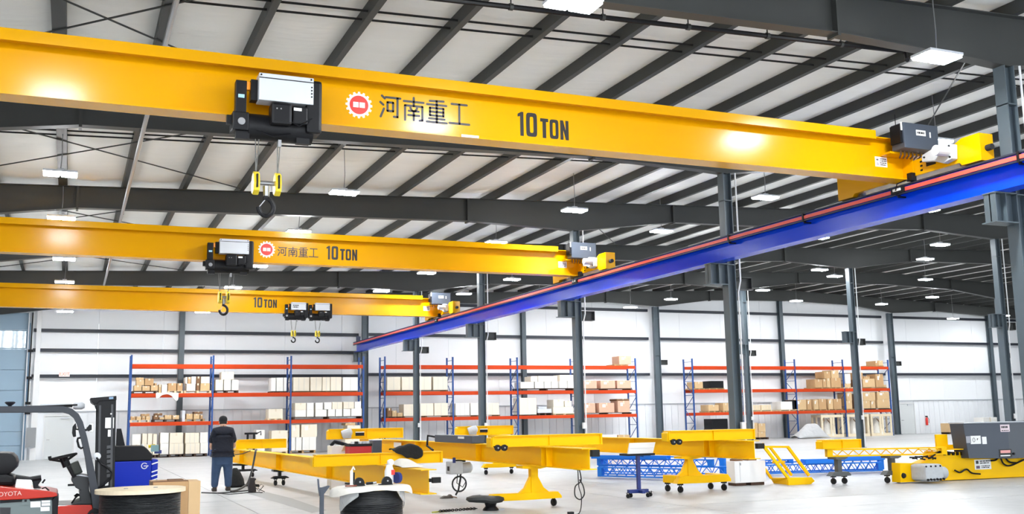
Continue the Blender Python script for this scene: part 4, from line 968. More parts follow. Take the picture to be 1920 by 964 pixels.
# left stack
lattice((14.0, 26.6, .06), (15.45, 23.9, .06), .27, 'blue lattice beam in front of the left stack behind the navy stand', LBLUE, 10, group=GB)
lattice((14.55, 27.6, .06), (16.9, 24.0, .06), .27, 'blue lattice beam right of the yellow pedestal in the left stack', LBLUE, 12, group=GB)
lattice((14.25, 27.1, .345), (16.2, 24.1, .345), .2, 'blue lattice beam lying on top of the left stack', LBLUE, 11, group=GB)
lattice((15.2, 28.6, .06), (17.2, 25.0, .06), .5, 'tall blue lattice beam at the back of the left stack', LBLUE, 10, group=GB)
for k, (a, b, lb) in enumerate((((14.05, 27.0, .55), (15.35, 25.0, .55), 'blue channel beam on the left end of the lattice stack'), ((16.2, 25.4, .575), (16.6, 24.7, .575), 'short blue channel beam on the right part of left lattice stack'))):
    t = thing('channel_beam', lb, 'steel beam', a, GB); MB().prof([(-.14,0),(.14,0),(.14,.09),(.12,.09),(.12,.02),(-.12,.02),(-.12,.09),(-.14,.09)], a, b).build('channel', LBLUE, t); MB().bar(Vector(a)+Vector((0,0,.09)), Vector(a)+Vector((.06,-.09,.09)), .28, .02).build('end_lip', LBLUE, t)
# right stack
lattice((17.7, 24.6, .06), (21.6, 23.6, .06), .26, 'blue lattice beam at the front of the right stack behind the yellow frame', LBLUE, 15, group=GB)
lattice((18.3, 25.2, .06), (22.2, 24.2, .06), .30, 'blue lattice beam at the back of the right stack', LBLUE, 15, group=GB)
lattice((17.4, 25.0, .325), (19.2, 24.55, .325), .12, 'short blue lattice beam on top of the right stack', LBLUE, 12, group=GB)
for a, b, lb in (((19.3, 24.2, .325), (20.3, 23.95, .325), 'blue channel beam on the right stack, left of the grey stands'), ((20.4, 24.3, .365), (21.9, 23.9, .365), 'blue channel beam on the right stack, between the grey stands')):
    t = thing('channel_beam', lb, 'steel beam', a, GB); MB().prof([(-.2,0),(.2,0),(.17,.1),(-.17,.1)], a, b).build('channel', LBLUE, t); MB().bar(Vector(a)+Vector((0,0,.11)), Vector(b)+Vector((0,0,.11)), .3, .02).build('top_flange', LBLUE, t)
# yellow lattice beam on two grey stands
la = at(1559, 857, 'Y', 20.75); lb_ = at(1752, 869, 'Y', 19.9)
lattice((17.35, 20.85, .665), (20.25, 19.85, .665), .19, 'yellow lattice beam lying on two grey caster stands', YEL2, 11, dp=.12)
truck(17.75, 20.85, .86, 1.22, .22, 'yellow end truck on the left end of the yellow lattice beam', wheels=False)
GSTD = mat('grey stand paint', (.075, .082, .085), .5)
pedestal(17.62, 20.76, .662, .62, 'left grey caster stand under the yellow lattice beam', m=GSTD, zb0=.2, bh=.1, gusset=False, colw=.12, topL=.36)
pedestal(18.92, 20.32, .662, .62, 'right grey caster stand under the yellow lattice beam', m=GSTD, zb0=.2, bh=.1, gusset=False, colw=.12, topL=.36)

# ------------------------------------------------------------------ control cabinet crane end on the right
t = thing('crane_end_assembly', 'large yellow crane end with dark grey control cabinet and white motor, right foreground', 'crane end', (21.5, 20.3, 0))
def q(x, y, Yp): p = at(x, y, 'Y', Yp); return p[0], p[2]
Yc = 19.95
MB().extr([(q(x, y, Yc)[0], Yc, max(.0, q(x, y, Yc)[1])) for x, y in ((1688,868.5),(1725,869),(1745,860),(1750,846),(1812,848),(1990,862),(1990,905),(1689,905))], (0, .3, 0)).build('end_truck_body', YEL2, t, bevel=.01)
x0, z0 = q(1747, 845, Yc); x1, z1 = q(1815, 846.5, Yc); MB().extr([(x0, Yc-.12, z0), (x1, Yc-.12, z0-.0), (x1, Yc-.12, z0+.02), (x0, Yc-.12, z0+.02)], (0, .6, 0)).build('top_flange', YEL2, t)
xa, za = q(1755, 815, Yc+.2); xb, _ = q(1776, 815, Yc+.2); xc, zc = q(1812, 833, Yc+.2)
MB().extr([(xa, Yc+.2, z0+.02), (xc, Yc+.2, z0+.02), (xc, Yc+.2, zc), (xb, Yc+.2, zc), (xb, Yc+.2, za), (xa, Yc+.2, za)], (0, .05, 0)).build('angle_plate', YEL2, t)
xa, za = q(1806, 795, Yc-.25); xb, zb = q(1894, 860, Yc-.25)
cb = MB().extr([(xa, Yc-.25, za), (xb+.02, Yc-.25, za+.01), (xb, Yc-.25, zb), (xa+.10, Yc-.25, zb+.05)], (0, .45, 0)).build('control_cabinet', DGREY, t, bevel=.01)
MB().extr([(xb+.0, Yc-.25, za+.01), (xb+1.2, Yc-.25, za+.04), (xb+1.2, Yc-.25, zb), (xb, Yc-.25, zb)], (0, .45, 0)).build('cabinet_side_door', mat('lighter cabinet grey', (.068,.078,.095), .45), cb, bevel=.008)
MB().box(xa-.01, Yc-.28, za+.005, xb+1.2, Yc+.22, za+.03).build('cabinet_lid', mat('pale lid grey', (.4,.42,.45), .4), cb)
def plate(x0, y0, x1, y1, m, par, name='label', Yp=Yc-.25):
    a, b = q(x0, y1, Yp); c, d = q(x1, y0, Yp); return MB().box(a, Yp-.006, b, c, Yp-.0005, d).build(name, m, par), ((a+c)/2, (b+d)/2, c-a, d-b)
pl, g_ = plate(1820, 817, 1838, 833, PAPER, cb); MB().tube([(g_[0]-g_[2]*.18+math.cos(2*PI*k/14)*.04, Yc-.257, g_[1]+math.sin(2*PI*k/14)*.05) for k in range(14)], .006, 4, closed=True).build('print', INK, pl); MB().extr([(g_[0]+.04, Yc-.2565, g_[1]-.02), (g_[0]+.09, Yc-.2565, g_[1]+.03), (g_[0]+.05, Yc-.2565, g_[1]+.04)], (0, -.002, 0)).build('print', INK, pl)
pl, g_ = plate(1812, 818, 1819.5, 831, mat('pale print', (.35,.36,.4), .5), cb)
pl, g_ = plate(1842, 819, 1849, 833, PAPER, cb, 'door_latch')
pl, g_ = plate(1876, 796, 1892, 810, mat('pale pink print', (.75,.62,.66), .5), cb); print_bars(pl, g_[0]-g_[2]*.4, g_[0]+g_[2]*.4, g_[1]-g_[3]*.1, g_[1]+g_[3]*.4, Yc-.2565, 1, None, 3); print_bars(pl, g_[0]-g_[2]*.4, g_[0]+g_[2]*.4, g_[1]-g_[3]*.42, g_[1]-g_[3]*.22, Yc-.2565, 1, None, 6)
pl, g_ = plate(1874, 842, 1896, 858, INK, cb, 'warning_label'); 
pl2, g_ = plate(1876, 844, 1894, 850, mat('pink danger print', (.8,.35,.33), .5), cb, 'warning_band', Yc-.258); pl3, g_ = plate(1876, 853, 1894, 856, PAPER, cb, 'warning_band', Yc-.258)
MB().cyl((xb+.12, Yc-.26, zb+.12), (xb+.12, Yc-.29, zb+.12), .03, 10).build('lock', BLACK, cb)
pl, g_ = plate(1828, 861, 1857, 881, PAPER, t, 'rating_label', Yc)
print_bars(pl, g_[0]-g_[2]*.18, g_[0]+g_[2]*.42, g_[1]+g_[3]*.05, g_[1]+g_[3]*.42, Yc-.0062, 2, None, 2); print_bars(pl, g_[0]-g_[2]*.1, g_[0]+g_[2]*.42, g_[1]-g_[3]*.4, g_[1]-g_[3]*.08, Yc-.0062, 2, None, 8)
MB().box(g_[0]-g_[2]*.42, Yc-.0085, g_[1]+g_[3]*.08, g_[0]-g_[2]*.26, Yc-.0065, g_[1]+g_[3]*.4).build('print', INK, pl); MB().box(g_[0]-g_[2]*.42, Yc-.0085, g_[1]-g_[3]*.4, g_[0]-g_[2]*.2, Yc-.0065, g_[1]-g_[3]*.12).build('print', mat('dark print', (.12,.07,.14), .5), pl)
mx0, mz0 = q(1725, 896, Yc-.3); mx1, mz1 = q(1781, 868, Yc-.3); mz0 = .05; mm = (mz0+mz1)/2; mr = (mz1-mz0)/2
mo = MB().extr([(mx0, Yc-.5, mz0+.05), (mx0, Yc-.5, mz1-.02), (mx0+.12, Yc-.5, mz1), (mx0+.52, Yc-.5, mz1), (mx0+.58, Yc-.5, mz1-.08), (mx0+.58, Yc-.5, mz0+.06), (mx0+.4, Yc-.5, mz0), (mx0+.1, Yc-.5, mz0)], (0, .5, 0)).build('gearmotor', MOTOR, t, bevel=.05)
MB().lathe([(mr*.62, 0), (mr*.7, .03), (mr*.7, .2), (mr*.55, .24)], (mx0+.56, Yc-.3, mm-.02), 20, (1, -.25, 0)).build('motor_drum', MOTOR, mo, smooth=True)
for k in range(6): MB().cyl((mx0+.04+k*.1, Yc-.50, mz0+.05+.012*(k % 2)), (mx0+.04+k*.1, Yc-.54, mz0+.05), .028, 8).build('bolt', BLACK, mo)
for k in range(4): MB().cyl((mx0+.02+k*.15, Yc-.50, mz1-.05), (mx0+.02+k*.15, Yc-.52, mz1-.05), .022, 8).build('bolt', BLACK, mo)
a, b = q(1694, 892, Yc); MB().lathe([(.07, 0), (.055, .04), (.02, .045)], (a, Yc, b), 14, (0,-1,0)).build('buffer', RUB, t)
cbm = MB()
for k in range(9):
    xx, zz = q(1705+k*5, 858+2*math.sin(k*2), Yc-.1); cbm.tube([(xx, Yc-.1, zz), (xx+.08, Yc-.18, zz+.04*math.sin(k*3)), (xx+.16, Yc-.1, zz-.02)], .02, 5)
for pts in (((1745,858),(1757,850),(1768,847),(1790,850)), ((1876,858),(1882,870),(1895,873),(1922,861)), ((1885,858),(1892,866),(1905,868)), ((1858,864),(1866,863),(1872,858)), ((1790,882),(1800,886),(1812,880),(1822,887),(1838,889))):
    cbm.tube(crv([(q(x, y, Yc-.06)[0], Yc-.06, q(x, y, Yc-.06)[1]) for x, y in pts]), .022, 6)
cbm.build('cable_harness', BLACK, t)
for k in range(5):
    a, b = q(1770+k*8, 850, Yc-.03); MB().box(a, Yc-.05, b-.05, a+.05, Yc, b+.03).build('terminal_block', BLACK, t)

# ------------------------------------------------------------------ navy post stand, white boards, cabinet, yellow frame
sp = fp(1205, 934); t = thing('post_stand', 'navy blue post stand on four small casters before the lattice beams', 'stand', (sp[0], sp[1], 0))
X, Y = sp[0], sp[1]+.15
MB().box(X-.035, Y-.035, .12, X+.035, Y+.035, .93).build('post', NAVY, t); MB().box(X-.27, Y-.05, .10, X+.22, Y+.05, .18).build('cross_beam', NAVY, t, bevel=.01); MB().box(X-.04, Y-.22, .10, X+.04, Y+.3, .16).build('foot_beam', NAVY, t)
MB().box(X-.05, Y-.05, .93, X+.05, Y+.05, .945).build('cap', NAVY, t)
for dx in (-.29, .26):
    for dy in (-.03, .12): caster(t, X+dx*.9+dy, Y+dy, .11, .045)
Yw = Y-.06
def wp(x, y): p = at(x, y, 'Y', Yw); return (p[0], Yw, p[2])
bx_ = MB().extr([wp(1177, 853.5), wp(1224, 852.5), wp(1229, 829.5), wp(1181, 831)], (0, .04, 0)).build('white_board', WHITE, t, bevel=.004)
a = wp(1180, 841); b = wp(1226, 840.5); MB().box(a[0]+.01, Yw-.006, a[2]-.004, b[0]-.01, Yw-.0005, a[2]+.004).build('fold', mat('pale grey fold', (.6,.6,.62), .6), bx_)
a = wp(1176, 855.5); b = wp(1226, 853.5); MB().box(a[0], Yw-.05, .945, b[0], Yw+.35, b[2]+.0).build('tray', BLACK, t)
MB().box(b[0]-.2, Yw+.1, .86, b[0]-.02, Yw+.3, .944).build('tray_box', LBLUE, t)
cp_ = fp(1368, 911); X, Y = cp_[0], cp_[1]-.12
t = thing('white_cabinet', 'white cabinet on a low pallet beside the yellow pedestal stand', 'cabinet', (X+.5, Y, 0))
MB().box(X+.02, Y-.1, .07, X+.95, Y+.25, .60).build('body', WHITE, t, bevel=.01); MB().box(X+.17, Y-.106, .1, X+.178, Y-.1, .58).build('door_seam', mat('pale grey fold', (.6,.6,.62), .6), t); MB().box(X+.175, Y-.125, .50, X+.2, Y-.1, .56).build('door_handle', STL, t)
MB().box(X+.05, Y-.08, 0, X+.35, Y+.25, .07).box(X+.5, Y-.08, 0, X+.9, Y+.25, .07).build('plinth', PALD, t); MB().box(X+.1, Y-.02, .6, X+.32, Y+.2, .645).box(X+.5, Y-.02, .6, X+.75, Y+.25, .65).build('tools_on_top', BROWN, t)

t = thing('sloping_frame', 'yellow sloping frame with trough base and inclined rails on the floor', 'frame', (16.9, 21.4, 0))
Yf = 21.5
def sf(x, y, dy=0): p = at(x, y, 'Y', Yf+dy); return Vector((p[0], Yf+dy, max(.0, p[2])))
b0 = sf(1482, 911, -.3); 
MB().extr([sf(1478, 900, -.35)*1.0, sf(1479, 911, -.35), sf(1521, 910, -.35), sf(1528, 902, -.35), sf(1522, 895, -.35), sf(1480, 896, -.35)], (0, .06, 0)).build('trough_front', YEL2, t, bevel=.005)
MB().extr([sf(1444, 897, .5), sf(1452, 905, .5), sf(1452, 908, .5), sf(1480, 911, -.29), sf(1480, 896, -.29), sf(1446, 896, .5)], (.06, 0, 0)).build('trough_side', YEL2, t)
MB().extr([sf(1452, 908, .5), sf(1480, 911, -.29), sf(1521, 910, -.29), sf(1512, 905, .5)], (0, 0, .03)).build('trough_floor', YEL2, t)
MB().extr([sf(1446, 896, .5), sf(1513, 895, .5), sf(1513, 905, .5), sf(1452, 907, .5)], (0, .04, 0)).build('trough_back', YEL2, t)
for a, b, w_ in (((1428, 832, 0), (1478, 897, -.30), .07), ((1444, 839, .1), (1484, 891, .25), .06), ((1477, 838, .1), (1517, 892, -.1), .07), ((1428, 871, .45), (1446, 897, .45), .06)):
    MB().bar(sf(*a), sf(*b), w_, .05, (0, 1, 0)).build('inclined_rail', YEL2, t)
MB().bar(sf(1428, 838, .05), sf(1478, 838, .1), .05, .05).build('cross_rail', YEL2, t); MB().bar(sf(1452, 867, -.1), sf(1468, 866, .15), .12, .05).build('tie_plate', YEL2, t)

# ------------------------------------------------------------------ gearmotor with coil under the middle girder
X, Y = 8.42, 22.9
t = thing('hanging_gearmotor', 'white gearmotor with coiled black cable hanging below the middle girder', 'motor', (X, Y, ZC))
m = MB().box(X-.30, Y-.16, .50, X+.02, Y+.16, ZC-.03).build('gear_case', MOTOR, t, bevel=.03)
MB().lathe([(.10, 0), (.125, .03), (.125, .24), (.08, .28)], (X+.0, Y-.02, .63), 16, (1, 0, .05)).build('motor_drum', MOTOR, t, smooth=True)
MB().box(X-.12, Y-.05, ZC-.05, X+.12, Y+.05, ZC).build('mount', BLACK, t); MB().box(X-.31, Y-.10, .58, X-.30, Y+.02, .68).build('vent', BLACK, m); MB().box(X-.24, Y-.17, ZC-.06, X-.17, Y-.16, ZC+.06).build('blue_tag', NAVY, t)
c = MB(); pts = [(X-.06+.17*math.cos(a), Y-.1, .28+.17*math.sin(a)) for a in [2*PI*k/20 for k in range(20)]]
c.tube(pts, .018, 6, closed=True); c.tube([(x+.01, y+.03, z-.01) for x, y, z in pts], .016, 6, closed=True)
c.tube([(X-.02, Y-.1, .55), (X-.03, Y-.1, .4), (X-.09, Y-.12, .14), (X-.16, Y-.12, .03)], .022, 6); c.tube([(X-.10, Y-.1, .5), (X-.12, Y-.1, .3), (X+.02, Y-.1, .2), (X+.1, Y-.1, .32)], .012, 5); c.build('cable_coil', CABLE, t)
X, Y = 8.75, 17.4
t = thing('hanging_cable', 'tangle of black cable hanging from the right end of the middle girder', 'cable', (X, Y, ZC))
c = MB(); c.tube(crv([(X, Y, ZC), (X+.03, Y, .6), (X-.09, Y, .5), (X-.1, Y, .33), (X, Y, .26), (X+.09, Y, .35), (X+.07, Y, .5), (X, Y, .62)]), .012, 6); c.tube(crv([(X-.03, Y, ZC), (X-.02, Y, .5), (X+.03, Y, .3), (X-.05, Y-.05, .02), (X-.3, Y-.1, .015)]), .010, 5); c.build('cable', CABLE, t)
MB().cbox((X-.25, Y-.1, .03), .1, .08, .06).build('plug', BLACK, t)

# red welding machine, crate and grey cabinet behind the cloth
Y = 26.5
def zz(x, y, Yp): p = at(x, y, 'Y', Yp); return p[0], p[2]
x0, z0 = zz(656, 833, Y); x1, _ = zz(697, 833, Y)
t = thing('welding_machine', 'red boxy welding machine with black top on a cart behind the left end truck', 'machine', ((x0+x1)/2, Y+.3, 0))
MB().box(x0, Y, .5, x1, Y+.7, z0-.06).build('body', REDBOX, t, bevel=.02); MB().box(x0-.01, Y-.01, z0-.06, x1+.01, Y+.7, z0).build('top_panel', BLACK, t); MB().box(x1-.22, Y-.006, .72, x1-.1, Y, .85).build('socket', BLACK, t)
MB().box(x0, Y, .12, x1, Y+.7, .16).box(x0, Y+.02, .16, x0+.05, Y+.07, .5).box(x1-.05, Y+.02, .16, x1, Y+.07, .5).box(x0, Y+.6, .16, x0+.05, Y+.65, .5).box(x1-.05, Y+.6, .16, x1, Y+.65, .5).build('cart', BLACK, t)
for dx in (.06, x1-x0-.06):
    for dy in (.08, .6): caster(t, x0+dx, Y+dy, .121, .045)
for k in range(5): MB().cbox((x0+.12+k*.1, Y+.2, z0+.03), .07, .12, .06).build('tool', [PAPER, BLACK, PAPER, LGREY, PAPER][k], t)
Y = 27.4; x0, z0 = zz(699, 826, Y); x1, _ = zz(716, 826, Y)
t = thing('grey_cabinet', 'dark grey cabinet between the red machine and the yellow girder', 'cabinet', ((x0+x1)/2, Y, 0)); MB().box(x0, Y, .03, x1, Y+.4, z0).build('body', DGREY, t, bevel=.01); MB().box(x0-.01, Y-.01, z0, x1+.01, Y+.41, z0+.02).build('lid', PAPER, t); MB().box(x0+.01, Y+.02, 0, x1-.01, Y+.38, .03).build('plinth', BLACK, t)
Y = 27.0; x0, z0 = zz(622, 829, Y); x1, _ = zz(640, 829, Y)
t = thing('waste_carton', 'white open carton with a brown flap left of the red machine', 'box', ((x0+x1)/2, Y, 0)); MB().box(x0, Y, .002, x1+.2, Y+.5, z0-.1).build('carton_body', WCART, t, bevel=.01); MB().extr([(x1, Y-.012, z0-.25), (x1+.18, Y-.012, z0-.22), (x1+.2, Y-.012, z0-.08), (x1+.08, Y-.012, z0-.1)], (0, .01, 0)).build('flap', TAN2, t)
MB().tube([(x0+.0, Y+.1, z0-.1), (x0+.1, Y+.1, z0-.0), (x0+.3, Y+.1, z0-.05), (x1+.2, Y+.1, z0-.1)], .05, 7).build('dark_bundle', BLACK, t)
zc_ = ZC+HC+.002
t = thing('grey_case', 'long dark grey case with a white paper lying on the middle girder', 'case', (8.5, 23.2, zc_))
MB().box(8.38, 22.0, zc_, 8.68, 24.6, zc_+.17).build('body', DGREY, t, bevel=.01); MB().box(8.372, 22.5, zc_+.10, 8.379, 22.9, zc_+.15).build('paper', PAPER, t)
MB().tube([(8.5, 24.6, zc_+.1), (8.3, 24.9, zc_+.15), (8.25, 24.8, zc_-.1), (8.3, 24.5, zc_-.2)], .03, 6).build('cable_loop', BLACK, t)
Y = 57.2
t = thing('trestle', 'black trestle by the left rack above the yellow end truck', 'trestle', (9, 55.5, 0)); a, _ = zz(459, 812, 55.5); b, zt_ = zz(482, 811, 55.5)
MB().box(a, 55.4, zt_-.1, b, 55.6, zt_).box(a+.1, 55.45, 0, a+.2, 55.55, zt_-.1).box(b-.2, 55.45, 0, b-.1, 55.55, zt_-.1).build('frame', BLACK, t); MB().tube([(b, 55.5, zt_-.05), (b+.2, 55.5, zt_+.05), (b+.2, 55.5, zt_-.15)], .03, 6).build('clamp', BLACK, t)

# ------------------------------------------------------------------ cable drums
def drum_cloth(c, r, z, drop): pass
sc = at(264, 917.5, 'Z', .86); X, Y = sc[0], sc[1]
t = thing('cable_drum', 'black cable drum with pale plywood flange beside the forklift', 'cable drum', (X, Y, 0))
R = .615
fl_ = MB()
MB().lathe([(R, 0), (R, .055)], (X, Y, .82), 48).build('flange', PINE, t)
MB().lathe([(R, 0), (R, .05)], (X, Y, .0), 40).build('flange', PINE, t)
for k in range(2):
    MB().lathe([(.03, 0), (.03, .008)], (X-.2+.4*k, Y, .875), 10).build('bolt', STL, t)
rows_ = []
for k in range(34):
    z = .06+k*.022; rows_ += [(R*.885, z), (R*.90, z+.011)]
MB().lathe(rows_, (X, Y, 0), 40).build('cable_winding', CABLE, t, smooth=True)
t = thing('cardboard_box', 'tall brown cardboard box behind the plywood topped cable drum', 'box', (X+.75, Y+.85, 0))
a = at(300, 905, 'Y', Y+.7); b = at(378, 903, 'Y', Y+.7); c_ = at(354, 903, 'Y', Y+.7)
MB().box(a[0]-.1, Y+.7, .002, c_[0], Y+1.5, a[2]).build('carton_body', TAN, t, bevel=.008); MB().extr([(c_[0]+.002, Y+.7, .002), (b[0], Y+.82, .002), (b[0], Y+.82, b[2]), (c_[0]+.002, Y+.7, c_[2])], (0, .6, 0)).build('side_flap', TAN2, t)
MB().box(a[0]-.1, Y+.75, a[2], c_[0], Y+.95, a[2]+.012).box(a[0]+.15, Y+1.0, a[2], c_[0]-.05, Y+1.3, a[2]+.018).build('top_flap', BROWN, t)
dc = at(697, 909, 'Z', .74); X2, Y2 = dc[0], dc[1]
t = thing('cable_drum', 'black cable drum wrapped in plastic with tools on its sheeted top', 'cable drum', (X2, Y2, 0))
R2_ = .50; pr = []
for k in range(15): z = .05+k*.028; pr += [(R2_-.003, z), (R2_+.006*(1+(k % 4 == 0)), z+.014)]
pr += [(R2_, .47), (R2_*.84, .60), (R2_*.76, .67)]
MB().lathe(pr, (X2, Y2, 0), 40).build('cable_winding', CABLE, t, smooth=True)
MB().lathe([(R2_+.06, 0), (R2_+.06, .045)], (X2, Y2, 0), 36).build('flange', PINE, t); MB().lathe([(R2_*.98, 0), (R2_*.98, .04)], (X2, Y2, .672), 36).build('flange', PINE, t)
rows = []
for i in range(6):
    r = []
    for j in range(25):
        a = 2*PI*j/24; sd_ = abs(math.cos(a))**3; rr = [.05, .42, .50, .53, .54, .545][i]*(1+.26*sd_*(i > 1)+.03*math.sin(5*a)*(i > 2)); z = [.73, .73, .722, .705, .69, .675][i]
        if i > 2: z -= .035*sd_*(i-2)-.012*math.sin(7*a)
        r.append((X2+rr*math.cos(a), Y2+rr*math.sin(a)*.95, z))
    rows.append(r)
sheet('plastic_sheet', 'off white plastic sheet draped over the top of the wrapped drum', 'sheet', rows, CLOTHW, .006, (X2, Y2, .73))
for side, lb, a0 in ((1, 'crinkled clear stretch film on the left shoulder of the drum', 1.02), (2, 'crinkled clear stretch film on the right shoulder of the drum', 1.72)):
    rows = []
    for i in range(4):
        r = []
        for j in range(7):
            a = PI*(a0+.27*j/6); rr = [.53, .535, .535, .53][i]*(1+.012*math.sin(9*a+i*2)); lo = (j/6 if side == 2 else 1-j/6)
            z = .66-[0, .09, .18, .27][i]*(.25+lo)
            r.append((X2+rr*math.cos(a), Y2+rr*math.sin(a), z))
        rows.append(r)
    sheet('stretch_film', lb, 'plastic film', rows, FILM, .003, (X2, Y2, .5))
ZT_ = .742
def on(x, y=None, dy=-.1): p = at(x, 905, 'Y', Y2+dy); return p[0], Y2+dy
for x, lb in ((674, 'black half round bracket on the sheeted drum, left one'), (726, 'black half round bracket on the sheeted drum, right one')):
    xx, yy = on(x, dy=-.18); t = thing('half_round_bracket', lb, 'bracket', (xx, yy, ZT_), 'half round brackets on the drum')
    MB().extr([(xx-.085, yy, ZT_), (xx+.085, yy, ZT_)]+[(xx+math.cos(PI*k/14)*.085, yy, ZT_+.03+math.sin(PI*k/14)*.1) for k in range(15)], (0, .05, 0)).build('disc_plate', BLACK, t); MB().box(xx-.13, yy-.02, ZT_, xx+.09, yy+.08, ZT_+.012).build('foot_plate', BLACK, t); MB().cyl((xx+.01, yy-.004, ZT_+.06), (xx+.01, yy+.0, ZT_+.06), .014, 10).build('hole', STL, t)
xx, yy = on(659, dy=.1); t = thing('marker_pen', 'white stick with black clip standing on the sheeted drum', 'tool', (xx, yy, ZT_)); MB().box(xx-.022, yy-.02, ZT_, xx+.02, yy+.02, ZT_+.23).build('stick', PAPER, t); MB().box(xx+.021, yy-.02, ZT_+.02, xx+.05, yy+.02, ZT_+.2).build('clip', BLACK, t); MB().tube([(xx, yy, ZT_+.23), (xx+.03, yy, ZT_+.29), (xx+.05, yy, ZT_+.24)], .014, 6).build('tip', PAPER, t)
xx, yy = on(730, dy=.12); t = thing('spray_bottle', 'white bottle with red label standing on the sheeted drum', 'bottle', (xx, yy, ZT_)); MB().lathe([(.07, 0), (.08, .02), (.08, .2), (.055, .27), (.05, .30)], (xx, yy, ZT_), 16).build('bottle_body', WHITE, t, smooth=True); MB().lathe([(.045, 0), (.06, .03), (.055, .07), (.02, .09)], (xx+.02, yy, ZT_+.30), 12).build('cap', WHITE, t, smooth=True); MB().box(xx+.01, yy-.087, ZT_+.14, xx+.07, yy-.07, ZT_+.22).build('print', REDP, t)
xx, yy = on(745, dy=.02); t = thing('tape_roll', 'dark blue tape roll standing on edge on the sheeted drum', 'tape roll', (xx, yy, ZT_)); MB().lathe([(.05, -.03), (.09, -.03), (.09, .03), (.05, .03), (.05, -.03)], (xx, yy, ZT_+.092), 20, (1, .5, 0)).build('roll', NAVY, t)
xx, yy = on(690, dy=-.1); t = thing('hand_tool', 'black hand tool with steel end lying on the sheeted drum', 'tool', (xx, yy, ZT_)); MB().tube([(xx-.03, yy, ZT_+.025), (xx+.08, yy, ZT_+.03)], .022, 7).build('grip', BLACK, t); MB().cyl((xx+.08, yy, ZT_+.03), (xx+.14, yy, ZT_+.035), .02, 8).build('tip', STL, t)
xx, yy = on(657, dy=-.25); t = thing('steel_strip', 'reddish steel strip lying at the left of the sheeted drum top', 'strip', (xx, yy, ZT_)); MB().box(xx-.08, yy-.02, ZT_, xx+.1, yy+.02, ZT_+.02).build('strip', mat('rust', (.2,.05,.03), .7), t)

# dark post stand left of the drum
ps = at(603, 962, 'Y', Y2+.1); X, Y = ps[0], Y2+.1
def ph(y): return at(603, y, 'Y', Y)[2]
t = thing('v_head_stand', 'dark grey V head post stand left of the wrapped cable drum', 'stand', (X, Y, 0))
MB().box(X-.03, Y-.03, .10, X+.03, Y+.03, ph(918)).build('post', DGREY, t); MB().extr([(X-.04, Y-.02, ph(930)), (X+.01, Y-.02, ph(930)), (X+.13, Y-.02, ph(912)), (X+.10, Y-.02, ph(911)), (X+.0, Y-.02, ph(914)), (X-.04, Y-.02, ph(914)), (X-.055, Y-.02, ph(898)), (X-.075, Y-.02, ph(898)), (X-.06, Y-.02, ph(916))], (0, .04, 0)).build('v_head', DGREY, t)
MB().box(X-.1, Y-.09, .0, X+.09, Y+.09, .1).build('base_clamp', DGREY, t, bevel=.02); MB().cyl((X-.09, Y-.02, .14), (X-.03, Y-.02, .14), .02, 8).build('clamp_screw', STL, t)

# cloths on the left girder and end truck
def clothgrid(px_rows, fn): return [[fn(x, y, i, j) for j, (x, y) in enumerate(r)] for i, r in enumerate(px_rows)]
zt_ = ZA+HA+.25+.012; Yb = 20.6
rows = []
for i, (dy, dz) in enumerate(((.22, -.02), (.1, .03), (-.1, .035), (-.19, .0), (-.20, -.10), (-.205, -.19))):
    r = []
    for j in range(8):
        X = 6.08+j*.088; up_ = [.0, .02, .05, .07, .09, .10, .06, .0][j]
        cut = [0.05, .3, .6, .85, 1, 1.05, 1, .7][j]
        r.append((X, Yb+dy, zt_+(dz*cut if dz < 0 else dz)+up_*(1 if i < 4 else .4)+.03*math.sin(2.6*j+1.9*i)))
    rows.append(r)
sheet('black_cloth', 'crumpled black cloth thrown over the left end truck', 'cloth', rows, CLOTHB, .012)
rows = []
for i, (dy, hz_) in enumerate(((1.6, .01), (1.1, .10), (.6, .16), (.15, .12), (-.25, .02), (-.35, -.0))):
    r = []
    for j in range(7):
        u = j/6; X = 5.72+u*.42
        r.append((X+.02*math.sin(i*2), 18.9+dy*.62, ZA+HA+.012+max(0, hz_)*math.sin(PI*(u*.8+.1))+(0.012*math.sin(j*2.3+i*1.7))*(hz_ > .05)))
    rows.append(r)
sheet('white_sheet', 'rumpled white plastic sheet lying on the left girder beside the black cloth', 'sheet', rows, CLOTHW, .01)

# ------------------------------------------------------------------ black stool, tools and cables on the floor
p = fp(921, 957); X, Y = p[0], p[1]
def sh(y): return at(921, y, 'Y', Y)[2]
t = thing('stool', 'low black padded stool seat in the foreground beside the pedestal foot', 'stool', (X, Y, 0))
s = MB(); out = []
for k in range(20):
    a = 2*PI*k/20; rx = .44 if math.cos(a) < 0 else .36; out.append((X-.08+math.cos(a)*rx*(1+.0), Y+math.sin(a)*.22*(1-.35*max(0, math.cos(a)))))
n = len(out); vs = []
for zq, sc_ in ((.13, .55), (.145, .86), (.19, 1.0), (.235, .97), (.265, .7)):
    vs += [(X-.08+(x-X+.08)*sc_, Y+(y-Y)*sc_, zq+(.03 if x < X-.1 else -.0)*(zq > .1)) for x, y in out]
fs = [(i*n+k, i*n+(k+1) % n, (i+1)*n+(k+1) % n, (i+1)*n+k) for i in range(4) for k in range(n)]+[tuple(range(n-1, -1, -1)), tuple(range(4*n, 5*n))]
s.add(vs, fs).build('seat', mat('black padded vinyl', (.022,.024,.024), .6), t, smooth=True)
MB().lathe([(.16, 0), (.15, .03), (.10, .08), (.12, .135)], (X-.01, Y, 0), 16).build('base', BLACK, t, smooth=True); MB().cbox((X+.2, Y-.02, .012), .12, .06, .024).build('foot_tab', STL, t)
def fpath(pts, z=.012): return [(*fp(x, y)[:2], z) for x, y in pts]
t = thing('chain', 'dark chain lying across the floor left of the black stool', 'chain', fp(860, 958))
